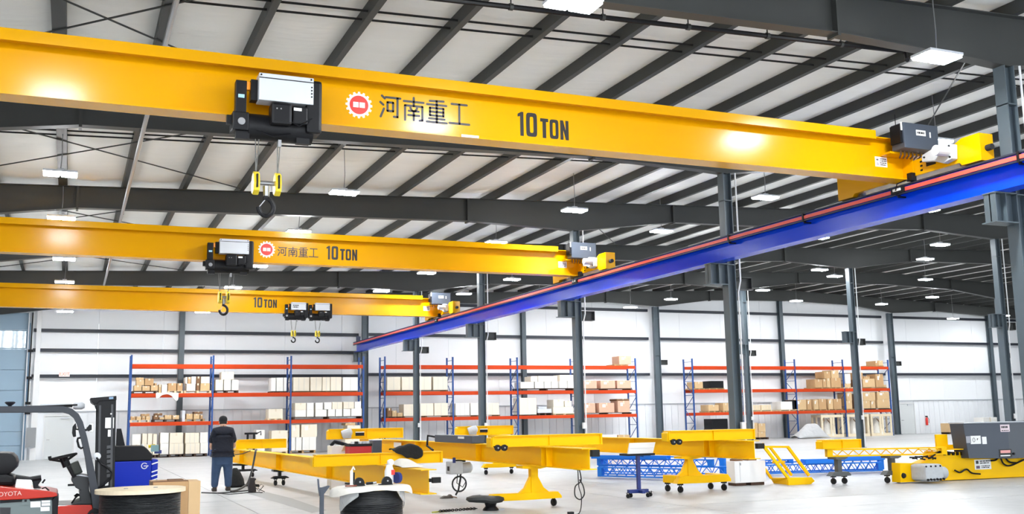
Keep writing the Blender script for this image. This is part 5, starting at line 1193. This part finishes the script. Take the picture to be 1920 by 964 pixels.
P_ = [Vector(a) for a in fpath([(826, 961), (845, 959.5), (870, 957.5), (892, 956)])]
for k in range(22):
    u = k/21*2.999; i = int(u); c = P_[i].lerp(P_[i+1], u-i); d = (P_[i+1]-P_[i]).normalized(); sd = Vector((-d.y, d.x, 0)) if k % 2 else Vector((0,0,1))
    MB().tube([c+d*math.cos(a)*.035+sd*math.sin(a)*.02+Vector((0,0,.012)) for a in [2*PI*q_/8 for q_ in range(8)]], .008, 4, closed=True).build('link', BLACK, t)
yw = tag(recentre(MB().tube(fpath([(810, 962), (820, 961), (832, 960.5)]), .012, 5).build('sling_end', mat('green yellow sling', (.35,.38,.03), .8)), fp(820, 961)), 'short yellow green sling end on the floor beside the chain', 'sling')
p = fp(838, 935); t = thing('tool_pouch', 'small grey pouch on the floor below the coiled cable', 'pouch', (p[0], p[1], 0))
MB().extr([(p[0]-.14, p[1], 0), (p[0]-.04, p[1], .06), (p[0]+.04, p[1], .05), (p[0]+.1, p[1], .09), (p[0]+.16, p[1], .03), (p[0]+.15, p[1], 0)], (0, .14, 0)).build('pouch', mat('grey brown leather', (.09,.08,.07), .7), t, bevel=.02); MB().tube([(p[0]+.1, p[1], .04), (p[0]+.2, p[1]-.03, .02), (p[0]+.22, p[1]-.05, .012)], .012, 5).build('strap', BROWN, t)
p = fp(474, 924); X, Y = p[0], p[1]
def bh_(y): return at(474, y, 'Y', Y)[2]
t = thing('wire_feeder', 'black welding wire feeder bag standing on the floor right of the person', 'welding tool', (X, Y, 0))
MB().extr([(X-.09, Y, 0), (X-.11, Y, .17), (X-.08, Y, .28), (X-.09, Y, .37), (X+.03, Y, .37), (X+.09, Y, .34), (X+.05, Y, .29), (X+.09, Y, .03), (X+.06, Y, 0)], (0, .18, 0)).build('case', mat('dark brown black plastic', (.02,.014,.014), .6), t, bevel=.03)
MB().tube([(X+.07, Y, .12), (X+.15, Y-.02, .03), (X+.27, Y, .16), (X+.2, Y, .2), (X+.12, Y, .1), (X+.28, Y-.1, .012)], .010, 5).build('cable_loop', CABLE, t)
t = thing('welding_cable', 'black welding cable running from the floor up to the left girder', 'cable', fp(440, 920))
a = at(478, 846, 'Y', 28.5)
cpt = [at(x, y, 'Y', Yq) for x, y, Yq in ((481, 843.5, 30.0), (479, 848, 29.5), (474, 875, 29.2), (468, 897, 28.9), (461, 910, 28.6))]+[(4.1, 27.9, .03), (3.9, 27.6, .025)]
c = MB().tube(crv(cpt), .028, 7); c.tube(fpath([(378, 925), (405, 926), (440, 924), (465, 921), (476, 922)], .016), .016, 6); c.tube(fpath([(405, 926), (430, 928), (455, 926), (472, 924), (492, 925)], .016), .012, 6); c.tube([at(x, y, 'Y', 30.4) for x, y in ((440, 853), (455, 851), (470, 845))], .014, 6); c.build('cable', CABLE, t)
p = fp(445, 915); t = thing('black_bag', 'black bag on the floor right behind the feet of the person', 'bag', (p[0], p[1]+.3, 0))
MB().lathe([(.2, 0), (.27, .06), (.24, .22), (.14, .42), (.05, .52)], (p[0]-.02, p[1]+.35, 0), 12).build('bag', CLOTHB, t, smooth=True); MB().tube([(p[0]+.1, p[1]+.2, .04), (p[0]+.35, p[1]+.1, .06), (p[0]+.6, p[1]+.1, .03)], .04, 6).build('strap', CLOTHB, t)
MB()

# ------------------------------------------------------------------ blue tugger
Yt = 20.2
def tp(x, y): p = at(x, y, 'Y', Yt); return p[0], max(0, p[2])
t = thing('tow_tractor', 'blue and black pedestrian tow tractor between the forklift mast and the cable drum', 'tow tractor', (tp(250, 930)[0], Yt+.3, 0))
xa, za = tp(214, 866); xb, zb = tp(284, 864); _, zt = tp(250, 837)
MB().box(xa, Yt, .12, xb, Yt+.75, za).build('body', TBLUE, t, bevel=.02)
MB().extr([(xa, Yt+.01, za+.002), (xb, Yt+.01, za+.002), (xb+.02, Yt+.01, za+.1), (xb-.08, Yt+.01, zt-.05), (xb-.14, Yt+.01, zt), (xa, Yt+.01, zt+.01)], (0, .72, 0)).build('hood', BLACK, t, bevel=.02)
MB().box(xa+.5, Yt+.02, zt-.0, xb-.16, Yt+.7, zt+.025).build('hood_cover', PAPER, t)
MB().tube([(xb-.12+.05*math.cos(a), Yt-.006, za-.09+.05*math.sin(a)) for a in [PI*.2+1.7*PI*k/16 for k in range(17)]], .008, 5).build('round_emblem', PAPER, t); MB().box(xb-.13, Yt-.01, za-.10, xb-.05, Yt, za-.085).build('emblem_bar', PAPER, t)
MB().box(xa+.62, Yt+.0, za+.16, xa+.76, Yt+.011, za+.28).build('display', mat('teal print', (.18,.32,.33), .5), t)
xc, zc = tp(297, 862)
MB().box(xb+.005, Yt+.05, .1, xc, Yt+.6, zc).build('front_guard', TBLUE, t, bevel=.02)
for yv in (869, 884, 892, 900):
    _, zv = tp(290, yv); MB().bar((xb+.01, Yt+.04, zv-.015), (xc, Yt+.04, zv+.02), .01, .022).build('white_stripe', PAPER, t)
MB().tube([(xb-.04, Yt+.3, zt-.02), (xb+.06, Yt+.3, zt+.0), (xb+.1, Yt+.3, zt-.1)], .03, 7).build('tiller', HOOKY, t); MB().cbox((xb+.13, Yt+.3, zt-.12), .12, .1, .06).build('tiller_grip', NAVY, t)
for dx in (.15, .85):
    for dy in (.05, .68): MB().lathe([(.10, -.04), (.125, -.03), (.125, .03), (.10, .04)], (xa+dx, Yt+dy, .125), 18, (0,1,0)).build('wheel', RUB, t)
MB().box(xa+.0, Yt+.1, .06, xb+.05, Yt+.65, .13).build('chassis', BLACK, t)
MB().extr([(xa+.04, Yt+.5, zt), (xa+.2, Yt+.5, zt), (xa+.12, Yt+.5, zt+.32), (xa+.04, Yt+.5, zt+.32)], (0, .08, 0)).build('backrest_plate', BLACK, t)

# ------------------------------------------------------------------ forklift
YN, YFk = 16.5, 17.55
def fk(x, y, Yp=YN): p = at(x, y, 'Y', Yp); return p[0], max(.0, p[2])
def poly(pts, y0, y1, m, name, par, Yp=YN, bevel=0.0): return MB().extr([(fk(x, y, Yp)[0], y0, fk(x, y, Yp)[1]) for x, y in pts], (0, y1-y0, 0)).build(name, m, par, bevel=bevel)
t = thing('forklift', 'red and black forklift truck with dark overhead guard at the left edge', 'forklift', (fk(90, 960)[0], 17.0, 0))
bx0, _ = fk(-95, 930); bx1, bz1 = fk(105, 936); 
body = poly([(-95, 1000), (-95, 940), (95, 937), (100, 940), (104, 1000)], YN+.02, YFk-.02, FGRY, 'battery_housing', t, bevel=.01)
hood = poly([(-95, 950), (-95, 905), (0, 912), (60, 918), (92, 921), (106, 924), (108, 930), (100, 932), (50, 936), (0, 938)], YN-.02, YFk+.02, FRED, 'hood', t, bevel=.012)
poly([(42, 937), (54, 935), (57, 941), (55, 947), (40, 947)], YN+.005, YN+.02, FGRY, 'latch_plate', t); MB().cbox((fk(48, 939)[0], YN+.004, fk(48, 939)[1]), .03, .01, .03).build('latch', BLACK, t)
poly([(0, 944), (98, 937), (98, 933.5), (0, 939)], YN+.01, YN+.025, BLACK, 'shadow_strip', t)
for x0_, y0_, x1_, y1_ in ((57, 941, 76, 952), (78, 939, 94, 943), (78, 944, 94, 949), (76, 951, 93, 959)):
    poly([(x0_, y1_), (x1_, y1_-.6), (x1_, y0_-.6), (x0_, y0_)], YN+.008, YN+.02, PAPER, 'sticker', t)
poly([(0, 952), (20, 952), (18, 980), (0, 980)], YN+.008, YN+.02, mat('dark vent', (.03,.03,.035), .6), 'vent_panel', t)
cx_, cz_ = fk(15, 926.5); text('lettering', 'TOYOTA', mat('pale pink lettering', (.72,.5,.45), .5), (cx_, YN-.024, cz_), .085, (1, 0, .055), (0, 0, 1), hood, 1.0)
poly([(98, 937), (106, 930), (109, 935), (108, 1000), (97, 1000)], YN-.01, YFk, BLACK, 'hinge_post', t, bevel=.01)
poly([(28, 914), (58, 916), (60, 902), (57, 900), (31, 899)], YN+.05, YN+.06, PAPER, 'paper_sheet', t)
seat = poly([(-40, 912), (29, 912), (28, 900), (24, 893), (10, 890), (-40, 892)], YN+.2, YFk-.2, BLACK, 'seat', t, bevel=.05)
MB().extr([(fk(x, y)[0], YN+.24, fk(x, y)[1]) for x, y in ((-40, 895), (10, 893), (21, 887), (30, 878), (32, 868), (29, 858), (22, 851), (12, 849), (-40, 848))], (0, YFk-YN-.48, 0)).build('seat_back', BLACK, t, bevel=.06, smooth=True)
arm = MB().tube([(fk(28, 896)[0], YN+.12, fk(28, 896)[1]), (fk(55, 900)[0], YN+.12, fk(55, 900)[1]), (fk(77, 896.5)[0], YN+.12, fk(77, 896.5)[1])], .04, 8); arm.build('armrest', BLACK, t, smooth=True)
poly([(60, 902), (78, 901), (70, 912), (78, 917), (62, 917)], YN+.1, YN+.3, BLACK, 'lever_console', t, bevel=.02); MB().tube([(fk(79, 907)[0], YN+.15, fk(79, 907)[1]), (fk(84, 900)[0], YN+.15, fk(84, 900)[1])], .014, 6).build('lever', BLACK, t)
MB().tube([(fk(x, y)[0], YN+.1, fk(x, y)[1]) for x, y in ((78, 917), (85, 915), (92, 921))], .012, 6).build('hood_handle', BLACK, t)
poly([(104, 1000), (106, 949), (130, 947.5), (172, 947), (176, 964), (178, 1000)], YN, YFk, FRED, 'floor_frame', t, bevel=.01); poly([(107, 949), (172, 946.8), (172, 946), (107, 948)], YN+.02, YFk-.02, BLACK, 'floor_mat', t)
cowl = poly([(133, 901), (146, 893), (166, 896), (168, 920), (174, 948), (134, 948), (151, 940), (148.5, 927), (151, 921), (142, 916)], YN+.15, YFk-.15, mat('cowl plastic', (.025,.027,.03), .55), 'front_cowl', t, bevel=.015)
poly([(123, 876), (134, 874), (149, 896), (140, 906)], YN+.4, YFk-.4, BLACK, 'steering_column', t, bevel=.02)
poly([(131, 873), (147, 866), (156, 888), (140, 893)], YN+.34, YFk-.3, mat('dark display green', (.02,.025,.018), .5), 'display_pod', t, bevel=.015)
poly([(143, 893), (152, 891), (167, 895), (164, 899)], YN+.2, YFk-.2, LGREY, 'cowl_trim', t)
hub = Vector((fk(122, 866, 17.0)[0], 17.0, fk(122, 866, 17.0)[1])); e1 = Vector((fk(143, 851, 17.0)[0], 17.0, fk(143, 851, 17.0)[1])); e2 = Vector((fk(94, 862, 17.0)[0], 17.0, fk(94, 862, 17.0)[1]))
mid = (e1+e2)/2; u = (e1-e2)/2; v = Vector((0, u.length, 0))
sw = MB().tube([mid+u*math.cos(2*PI*k/28)+v*math.sin(2*PI*k/28) for k in range(28)], .018, 8, closed=True).build('steering_wheel', RUB, t, smooth=True)
MB().tube([e1*.97+mid*.03, hub], .02, 6).tube([e2*.97+mid*.03, hub], .02, 6).tube([mid+v*.97, hub], .02, 6).tube([mid-v*.97, hub], .02, 6).build('spoke', RUB, sw); MB().cyl(hub+Vector((-.03, 0, .07)), hub+Vector((.03, 0, -.07)), .06, 14).build('hub', BLACK, sw)
MB().cyl(e2+Vector((0,-.02,0)), e2+Vector((-.01,-.02,.05)), .025, 10).build('spinner_knob', BLACK, sw)
poly([(133, 900), (142, 905), (146, 912), (140, 913)], YN+.2, YN+.3, BLACK, 'pedal_box', t); MB().bar((fk(127, 911.5)[0], YN+.25, fk(127, 911.5)[1]), (fk(140, 911)[0], YN+.25, fk(140, 911)[1]), .05, .03).build('key_switch', BLACK, t)
MB().tube([(fk(x, y)[0], YN+.3, fk(x, y)[1]) for x, y in ((134, 947), (141, 937), (149, 929))], .014, 6).tube([(fk(x, y)[0], YN+.36, fk(x, y)[1]) for x, y in ((140, 934), (145, 930), (150, 932))], .02, 6).build('pedal', BLACK, t)
# overhead guard: two bent front pillars, roof rails and bars, rear legs
for Yp in (YN+.04, YFk-.04):
    pts = [fk(-60, 768), fk(70, 767), fk(118, 767), fk(132, 771), fk(143, 780), fk(150, 793), fk(158, 822), fk(166, 858), fk(172, 890), fk(177, 920), fk(182, 958), fk(183, 1000)]
    g = MB()
    for a, b in zip(pts[:-1], pts[1:]): pass
    L_ = [Vector((a[0], Yp, a[1])) for a in pts]; W_ = .042; top_ = []; bot_ = []
    for i, c in enumerate(L_):
        d = (L_[min(i+1, len(L_)-1)]-L_[max(i-1, 0)]).normalized(); nrm = Vector((-d.z, 0, d.x)); w_ = W_*(1.0 if i < 8 else 1.2); top_.append(c+nrm*w_); bot_.append(c-nrm*w_)
    n_ = len(L_); vs = [tuple(p+Vector((0, s*.035, 0))) for s in (-1, 1) for p in top_+bot_]
    fs = []
    for i in range(n_-1):
        a, b, c, d = i, i+1, n_+i+1, n_+i; o = 2*n_
        fs += [(a, b, c, d), (o+d, o+c, o+b, o+a), (a, o+a, o+b, b), (d, c, o+c, o+d)]
    fs += [(0, n_, 3*n_, 2*n_), (n_-1, 3*n_-1, 4*n_-1, 2*n_-1)]
    g.add(vs, fs).build('guard_pillar', FDRK, t)
    a = fk(-60, 768); MB().box(a[0]-.04, Yp-.035, .6, a[0]+.04, Yp+.035, a[1]).build('guard_rear_leg', FDRK, t)
for k in range(6):
    a = fk(-45+k*30, 766.5); MB().box(a[0]-.03, YN+.06, a[1]-.02, a[0]+.03, YFk-.06, a[1]+.03).build('guard_bar', FDRK, t)
a = fk(48, 764); b = fk(75, 762); MB().tube([(a[0], YN+.04, a[1]+.01), (b[0], YN+.04, b[1]), (b[0]+.5, YN+.05, b[1]+.015)], .014, 6).build('guard_cable', BLACK, t)
a = fk(75, 763); b = fk(136, 762); MB().box(a[0], YN+.1, a[1], b[0], YFk-.1, a[1]+.012).build('roof_plate_base', BLACK, t)
a = fk(75, 762.5); b = fk(135, 757); rp = MB().box(a[0], YN+.12, a[1], b[0], YFk-.12, b[1]).build('roof_window', GLASS, t); MB().lathe([(.04, 0), (.055, .03), (.055, .12), (.03, .16)], (b[0]+.02, YN+.5, a[1]+.01), 14, (1, 0, 0)).build('work_lamp', LGREY, t, smooth=True)
a = fk(22, 767); MB().lathe([(.02, 0), (.025, .02), (.06, .05), (.075, .065), (.06, .08)], (a[0]-.04, YN+.3, a[1]+.03), 14).build('roof_beacon', FDRK, t, smooth=True)
# grab handle, inner mirror and outer mirror
MB().tube([(fk(x, y)[0], YN+.0, fk(x, y)[1]) for x, y in ((151, 821), (146, 822), (145, 827), (148, 838), (152, 841), (156, 839))], .018, 6).build('grab_handle', BLACK, t)
poly([(142, 793), (144, 803), (142, 806), (143, 819), (137, 820), (135, 812), (136, 800)], YN+.02, YN+.12, BLACK, 'inner_mirror', t, bevel=.02); MB().tube([(fk(142, 805)[0], YN+.05, fk(142, 805)[1]), (fk(150, 806)[0], YN+.05, fk(150, 806)[1])], .012, 6).build('mirror_arm', BLACK, t)
mr_ = poly([(161, 800), (165, 796), (175, 794.5), (176, 808), (173, 811), (164, 810)], YN+.0, YN+.05, WHITE, 'side_mirror', t, bevel=.012); poly([(162, 803), (168, 796), (172, 797), (172, 806), (166, 809), (162, 807)], YN-.012, YN, BLACK, 'mirror_glass', mr_); MB().tube([(fk(158, 806)[0], YN+.03, fk(158, 806)[1]), (fk(163, 807)[0], YN+.03, fk(163, 807)[1])], .018, 6).build('mirror_arm', BLACK, t)
# mast: outer and inner channels on both sides, cross heads, chain, cylinder
YM0, YM1 = YN+.12, YFk-.12
mast = poly([(183, 746), (218.5, 743), (214, 1000), (179, 1000)], YM0, YM0+.11, BLACK, 'outer_mast_channel', t)
poly([(183, 746), (218.5, 743), (214, 1000), (179, 1000)], YM1-.11, YM1, BLACK, 'outer_mast_channel', t)
for Yq in (YM0-.012,):
    poly([(186, 760), (190, 760), (186, 985), (182, 985)], Yq, Yq+.012, mat('lighter mast grey', (.035,.037,.042), .35), 'mast_rail', mast); poly([(209, 758), (213, 758), (210, 985), (206, 985)], Yq, Yq+.012, mat('lighter mast grey', (.035,.037,.042), .35), 'mast_rail', mast)  # rails in a slightly lighter grey than the black channels
poly([(170, 746), (219, 742), (219, 750), (186, 752), (183, 757), (178, 758), (172, 754)], YM0-.02, YM1+.02, BLACK, 'cross_head', t, bevel=.008); poly([(205, 744.5), (213, 744), (213, 748), (205, 748.5)], YM0-.025, YM0-.02, mat('blue grey tag', (.2,.32,.48), .5), 'tag_plate', t)
for yy in (800, 860, 915): poly([(187, yy), (212, yy-1), (212, yy+10), (187, yy+11)], YM0+.12, YM1-.12, BLACK, 'cross_member', t)
poly([(198, 783.5), (214.5, 783), (214, 803), (197.5, 803)], YM0-.006, YM0-.0005, PAPER, 'data_sheet', mast); poly([(203, 806), (210, 806), (209.5, 819), (202.5, 819)], YM0-.006, YM0-.0005, PAPER, 'warning_label', mast)
poly([(198, 905), (204, 904), (203.5, 911), (197.5, 912)], YM0-.006, YM0-.0005, PAPER, 'warning_label', mast)
MB().cyl((fk(209, 772)[0], YM0-.005, fk(209, 776)[1]), (fk(209, 772)[0], YM0-.02, fk(209, 776)[1]), .012, 8).build('bolt', PAPER, mast)
MB().tube([(fk(x, y)[0], YM0-.05, fk(x, y)[1]) for x, y in ((178, 758), (180, 765), (184, 772))], .01, 5).build('mast_hose', BLACK, t)
MB().tube([(fk(x, y)[0], YM0-.06, fk(x, y)[1]) for x, y in ((181, 858), (190, 870), (203, 878), (210, 886), (208, 898), (196, 908), (181, 918))], .016, 7).build('hydraulic_hose', BLACK, t)
MB().lathe([(.02, 0), (.05, .01), (.055, .03), (.03, .05)], (fk(182, 856)[0], YM0-.02, fk(182, 856)[1]), 14, (0, -1, 0)).build('mast_lamp', LGREY, t, smooth=True)
cy_ = fk(200, 1000)[0]; MB().cyl((cy_, 17.0, .3), (cy_, 17.0, 1.8), .05, 14).build('lift_cylinder', STL, t)
for k in range(7): poly([(201, 836+k*9), (209, 835+k*9), (208, 841+k*9), (200.5, 842+k*9)], YM0-.02, YM0-.001, mat('lighter mast grey', (.035,.037,.042), .35), 'mast_roller_block', mast)
fx0 = fk(215, 990)[0]
MB().box(fx0, YM0, .1, fx0+.08, YM1, .55).build('fork_carriage', BLACK, t)
for Yq in (YM0+.1, YM1-.22): MB().box(fx0+.08, Yq, .05, fx0+.12, Yq+.12, .55).box(fx0+.12, Yq, .05, fx0+.55, Yq+.12, .09).build('fork', BLACK, t)
wx = fk(178, 990)[0]
for Yq in (YN+.02, YFk-.17): MB().lathe([(.17, 0), (.235, .02), (.235, .13), (.17, .15)], (wx-.02, Yq, .236), 22, (0, 1, 0)).build('drive_wheel', RUB, t)
MB().lathe([(.15, 0), (.2, .02), (.2, .13), (.15, .15)], (fk(-50, 990)[0], 16.95, .201), 22, (0, 1, 0)).build('steer_wheel', RUB, t)
poly([(168, 958), (176, 953), (184, 955), (186, 962), (172, 963), (160, 968)], YN-.03, YN+.2, BLACK, 'fender', t, bevel=.01)

# ------------------------------------------------------------------ person
PX, PY = 3.76, 28.3
def skin_mesh(name, joints, edges, m, parent, root=0, sub=2):
    me = bpy.data.meshes.new(name); off = wloc(parent)
    me.from_pydata([tuple(Vector((PX+j[0], PY+j[1], j[2]))-off) for j in joints], edges, []); me.materials.append(m)
    o = bpy.data.objects.new(name, me); COL.objects.link(o); o.parent = parent
    md = o.modifiers.new('skin', 'SKIN'); md.use_smooth_shade = True
    for i, j in enumerate(joints):
        r = j[3] if isinstance(j[3], tuple) else (j[3], j[3]); me.skin_vertices[0].data[i].radius = r
    me.skin_vertices[0].data[root].use_root = True
    s = o.modifiers.new('sub', 'SUBSURF'); s.levels = sub; s.render_levels = sub
    return o
t = thing('person', 'person seen from behind in dark navy polo shirt, blue jeans and black cap', 'person', (PX, PY, 0))
J = [(0,0,.98,(.16,.10)), (0,.01,1.18,(.16,.11)), (0,.02,1.42,(.15,.10)), (0,.0,1.58,(.10,.08)), (0,.02,1.68,.062), (0,.05,1.79,(.088,.105)), (0,.055,1.87,.075),
     (.17,0,1.55,.06), (.265,.03,1.33,.055), (.295,.06,1.15,.048), (.28,.25,1.12,.040), (.27,.33,1.11,.034),
     (-.17,0,1.55,.06), (-.265,.03,1.33,.055), (-.295,.06,1.15,.048), (-.27,.25,1.12,.040), (-.25,.33,1.11,.034),
     (.115,0,.82,.09), (.135,0,.50,.07), (.145,-.01,.12,.058), (.15,.10,.045,.048), (-.115,0,.82,.09), (-.145,0,.50,.07), (-.16,-.01,.12,.058), (-.17,.10,.045,.048)]
Ed = [(0,1),(1,2),(2,3),(3,4),(4,5),(5,6),(3,7),(7,8),(8,9),(9,10),(10,11),(3,12),(12,13),(13,14),(14,15),(15,16),(0,17),(17,18),(18,19),(19,20),(0,21),(21,22),(22,23),(23,24)]
skin_mesh('body', J, Ed, SKIN, t)
S_ = [(0,0,1.03,(.295,.215)), (0,-.0,1.13,(.29,.21)), (0,.01,1.30,(.275,.20)), (0,.015,1.46,(.25,.18)), (0,.0,1.59,(.17,.125)), (0,.02,1.655,(.085,.08)), (.19,0,1.54,.12), (.265,.02,1.36,.10), (.29,.05,1.22,.088), (-.19,0,1.54,.12), (-.265,.02,1.36,.10), (-.29,.05,1.22,.088)]
skin_mesh('shirt', S_, [(0,1),(1,2),(2,3),(3,4),(4,5),(4,6),(6,7),(7,8),(4,9),(9,10),(10,11)], SHIRT, t, 1)
T_ = [(0,-.0,1.06,(.24,.16)), (0,-.01,.94,(.285,.195)), (0,-.005,.86,(.26,.18)), (.14,-.01,.76,.16), (.15,0,.50,.125), (.16,-.01,.25,.10), (.165,-.005,.07,.10), (-.14,-.01,.76,.16), (-.16,0,.50,.125), (-.18,-.01,.25,.10), (-.185,-.005,.07,.10)]
skin_mesh('jeans', T_, [(0,1),(1,2),(2,3),(3,4),(4,5),(5,6),(2,7),(7,8),(8,9),(9,10)], JEAN, t, 1)
for s in (1, -1):
    hx = s*.25; jj = [(hx,.33,1.11,.036), (hx-s*.01,.40,1.095,.040)]; ee = [(0,1)]
    for k, (dx, L_) in enumerate(((-.032,.07), (-.011,.08), (.011,.075), (.03,.06))):
        i = len(jj); jj += [(hx+dx-s*.01,.425,1.095,.0095), (hx+dx-s*.012,.425+L_*.6,1.085,.009), (hx+dx-s*.012,.425+L_*.85,1.055,.0078)]; ee += [(1,i),(i,i+1),(i+1,i+2)]
    i = len(jj); jj += [(hx-s*.045,.37,1.09,.012), (hx-s*.065,.415,1.075,.0095)]; ee += [(0,i),(i,i+1)]
    skin_mesh('hand', jj, ee, SKIN, t, 0, 1)
    MB().add([], [])
    sh_ = MB(); fx_ = PX+s*.165 if s > 0 else PX-.185
    sh_.lathe([(.06, 0), (.062, .03), (.058, .07), (.045, .11)], (fx_, PY-.02, 0), 12)
    sh_.build('shoe_heel', SHOE, t, smooth=True)
    MB().extr([(fx_-.055, PY-.02, 0.001), (fx_-.06, PY+.14, 0.001), (fx_-.03, PY+.24, 0.001), (fx_+.03, PY+.24, 0.001), (fx_+.06, PY+.14, 0.001), (fx_+.055, PY-.02, 0.001)], (0, 0, .075)).build('shoe', SHOE, t, bevel=.025, smooth=True)
hd = Vector((PX, PY+.05, 1.80))
MB().lathe([(.085, -.06), (.104, -.02), (.109, .03), (.100, .075), (.07, .11), (.02, .128)], hd+Vector((0, 0, .02)), 20).build('cap', mat('black cap cloth', (.012,.012,.014), .85), t, smooth=True)
MB().extr([tuple(hd+Vector((math.cos(a)*.10, .07+math.sin(a)*.13, .01-.03*math.sin(a)))) for a in [PI*k/10 for k in range(11)]], (0, 0, .012)).build('cap_brim', mat('black cap cloth', (.012,.012,.014), .85), t)
MB().lathe([(.075, -.075), (.093, -.05), (.098, -.02), (.09, .0)], hd+Vector((0, -.008, .0)), 18).build('hair', HAIR, t, smooth=True)
for s in (-1, 1):
    MB().lathe([(.012, -.03), (.022, -.02), (.024, .01), (.012, .03)], hd+Vector((s*.092, 0, -.03)), 10).build('ear', SKIN, t, smooth=True)
    e = MB().lathe([(.006, 0), (.012, .005), (.006, .012)], hd+Vector((s*.035, .098, -.01)), 10, (0, 1, 0)).build('eye', WHITE, t, smooth=True)
MB().extr([tuple(hd+Vector(v)) for v in ((-.014, .09, -.02), (.014, .09, -.02), (.006, .09, .01), (-.006, .09, .01))], (0, .035, -.01)).build('nose', SKIN, t, bevel=.006); MB().box(hd.x-.025, hd.y+.088, hd.z-.062, hd.x+.025, hd.y+.10, hd.z-.052).build('mouth', mat('lips', (.35,.12,.1), .5), t)
MB().lathe([(.065, 0), (.072, .02), (.068, .05)], (PX, PY+.02, 1.64), 16).build('collar', SHIRT, t, smooth=True)
MB().lathe([(.058, 0), (.062, .02)], (PX, PY+.02, 1.692), 16).build('pale_collar_edge', CREAM, t)

# lettering becomes plain meshes
bpy.context.view_layer.update(); dg = bpy.context.evaluated_depsgraph_get()
for o in [o for o in COL.objects if o.type == 'FONT']:
    me = bpy.data.meshes.new_from_object(o.evaluated_get(dg)); n = bpy.data.objects.new('lettering', me); COL.objects.link(n)
    n.parent = o.parent; n.matrix_basis = o.matrix_basis.copy(); bpy.data.objects.remove(o)
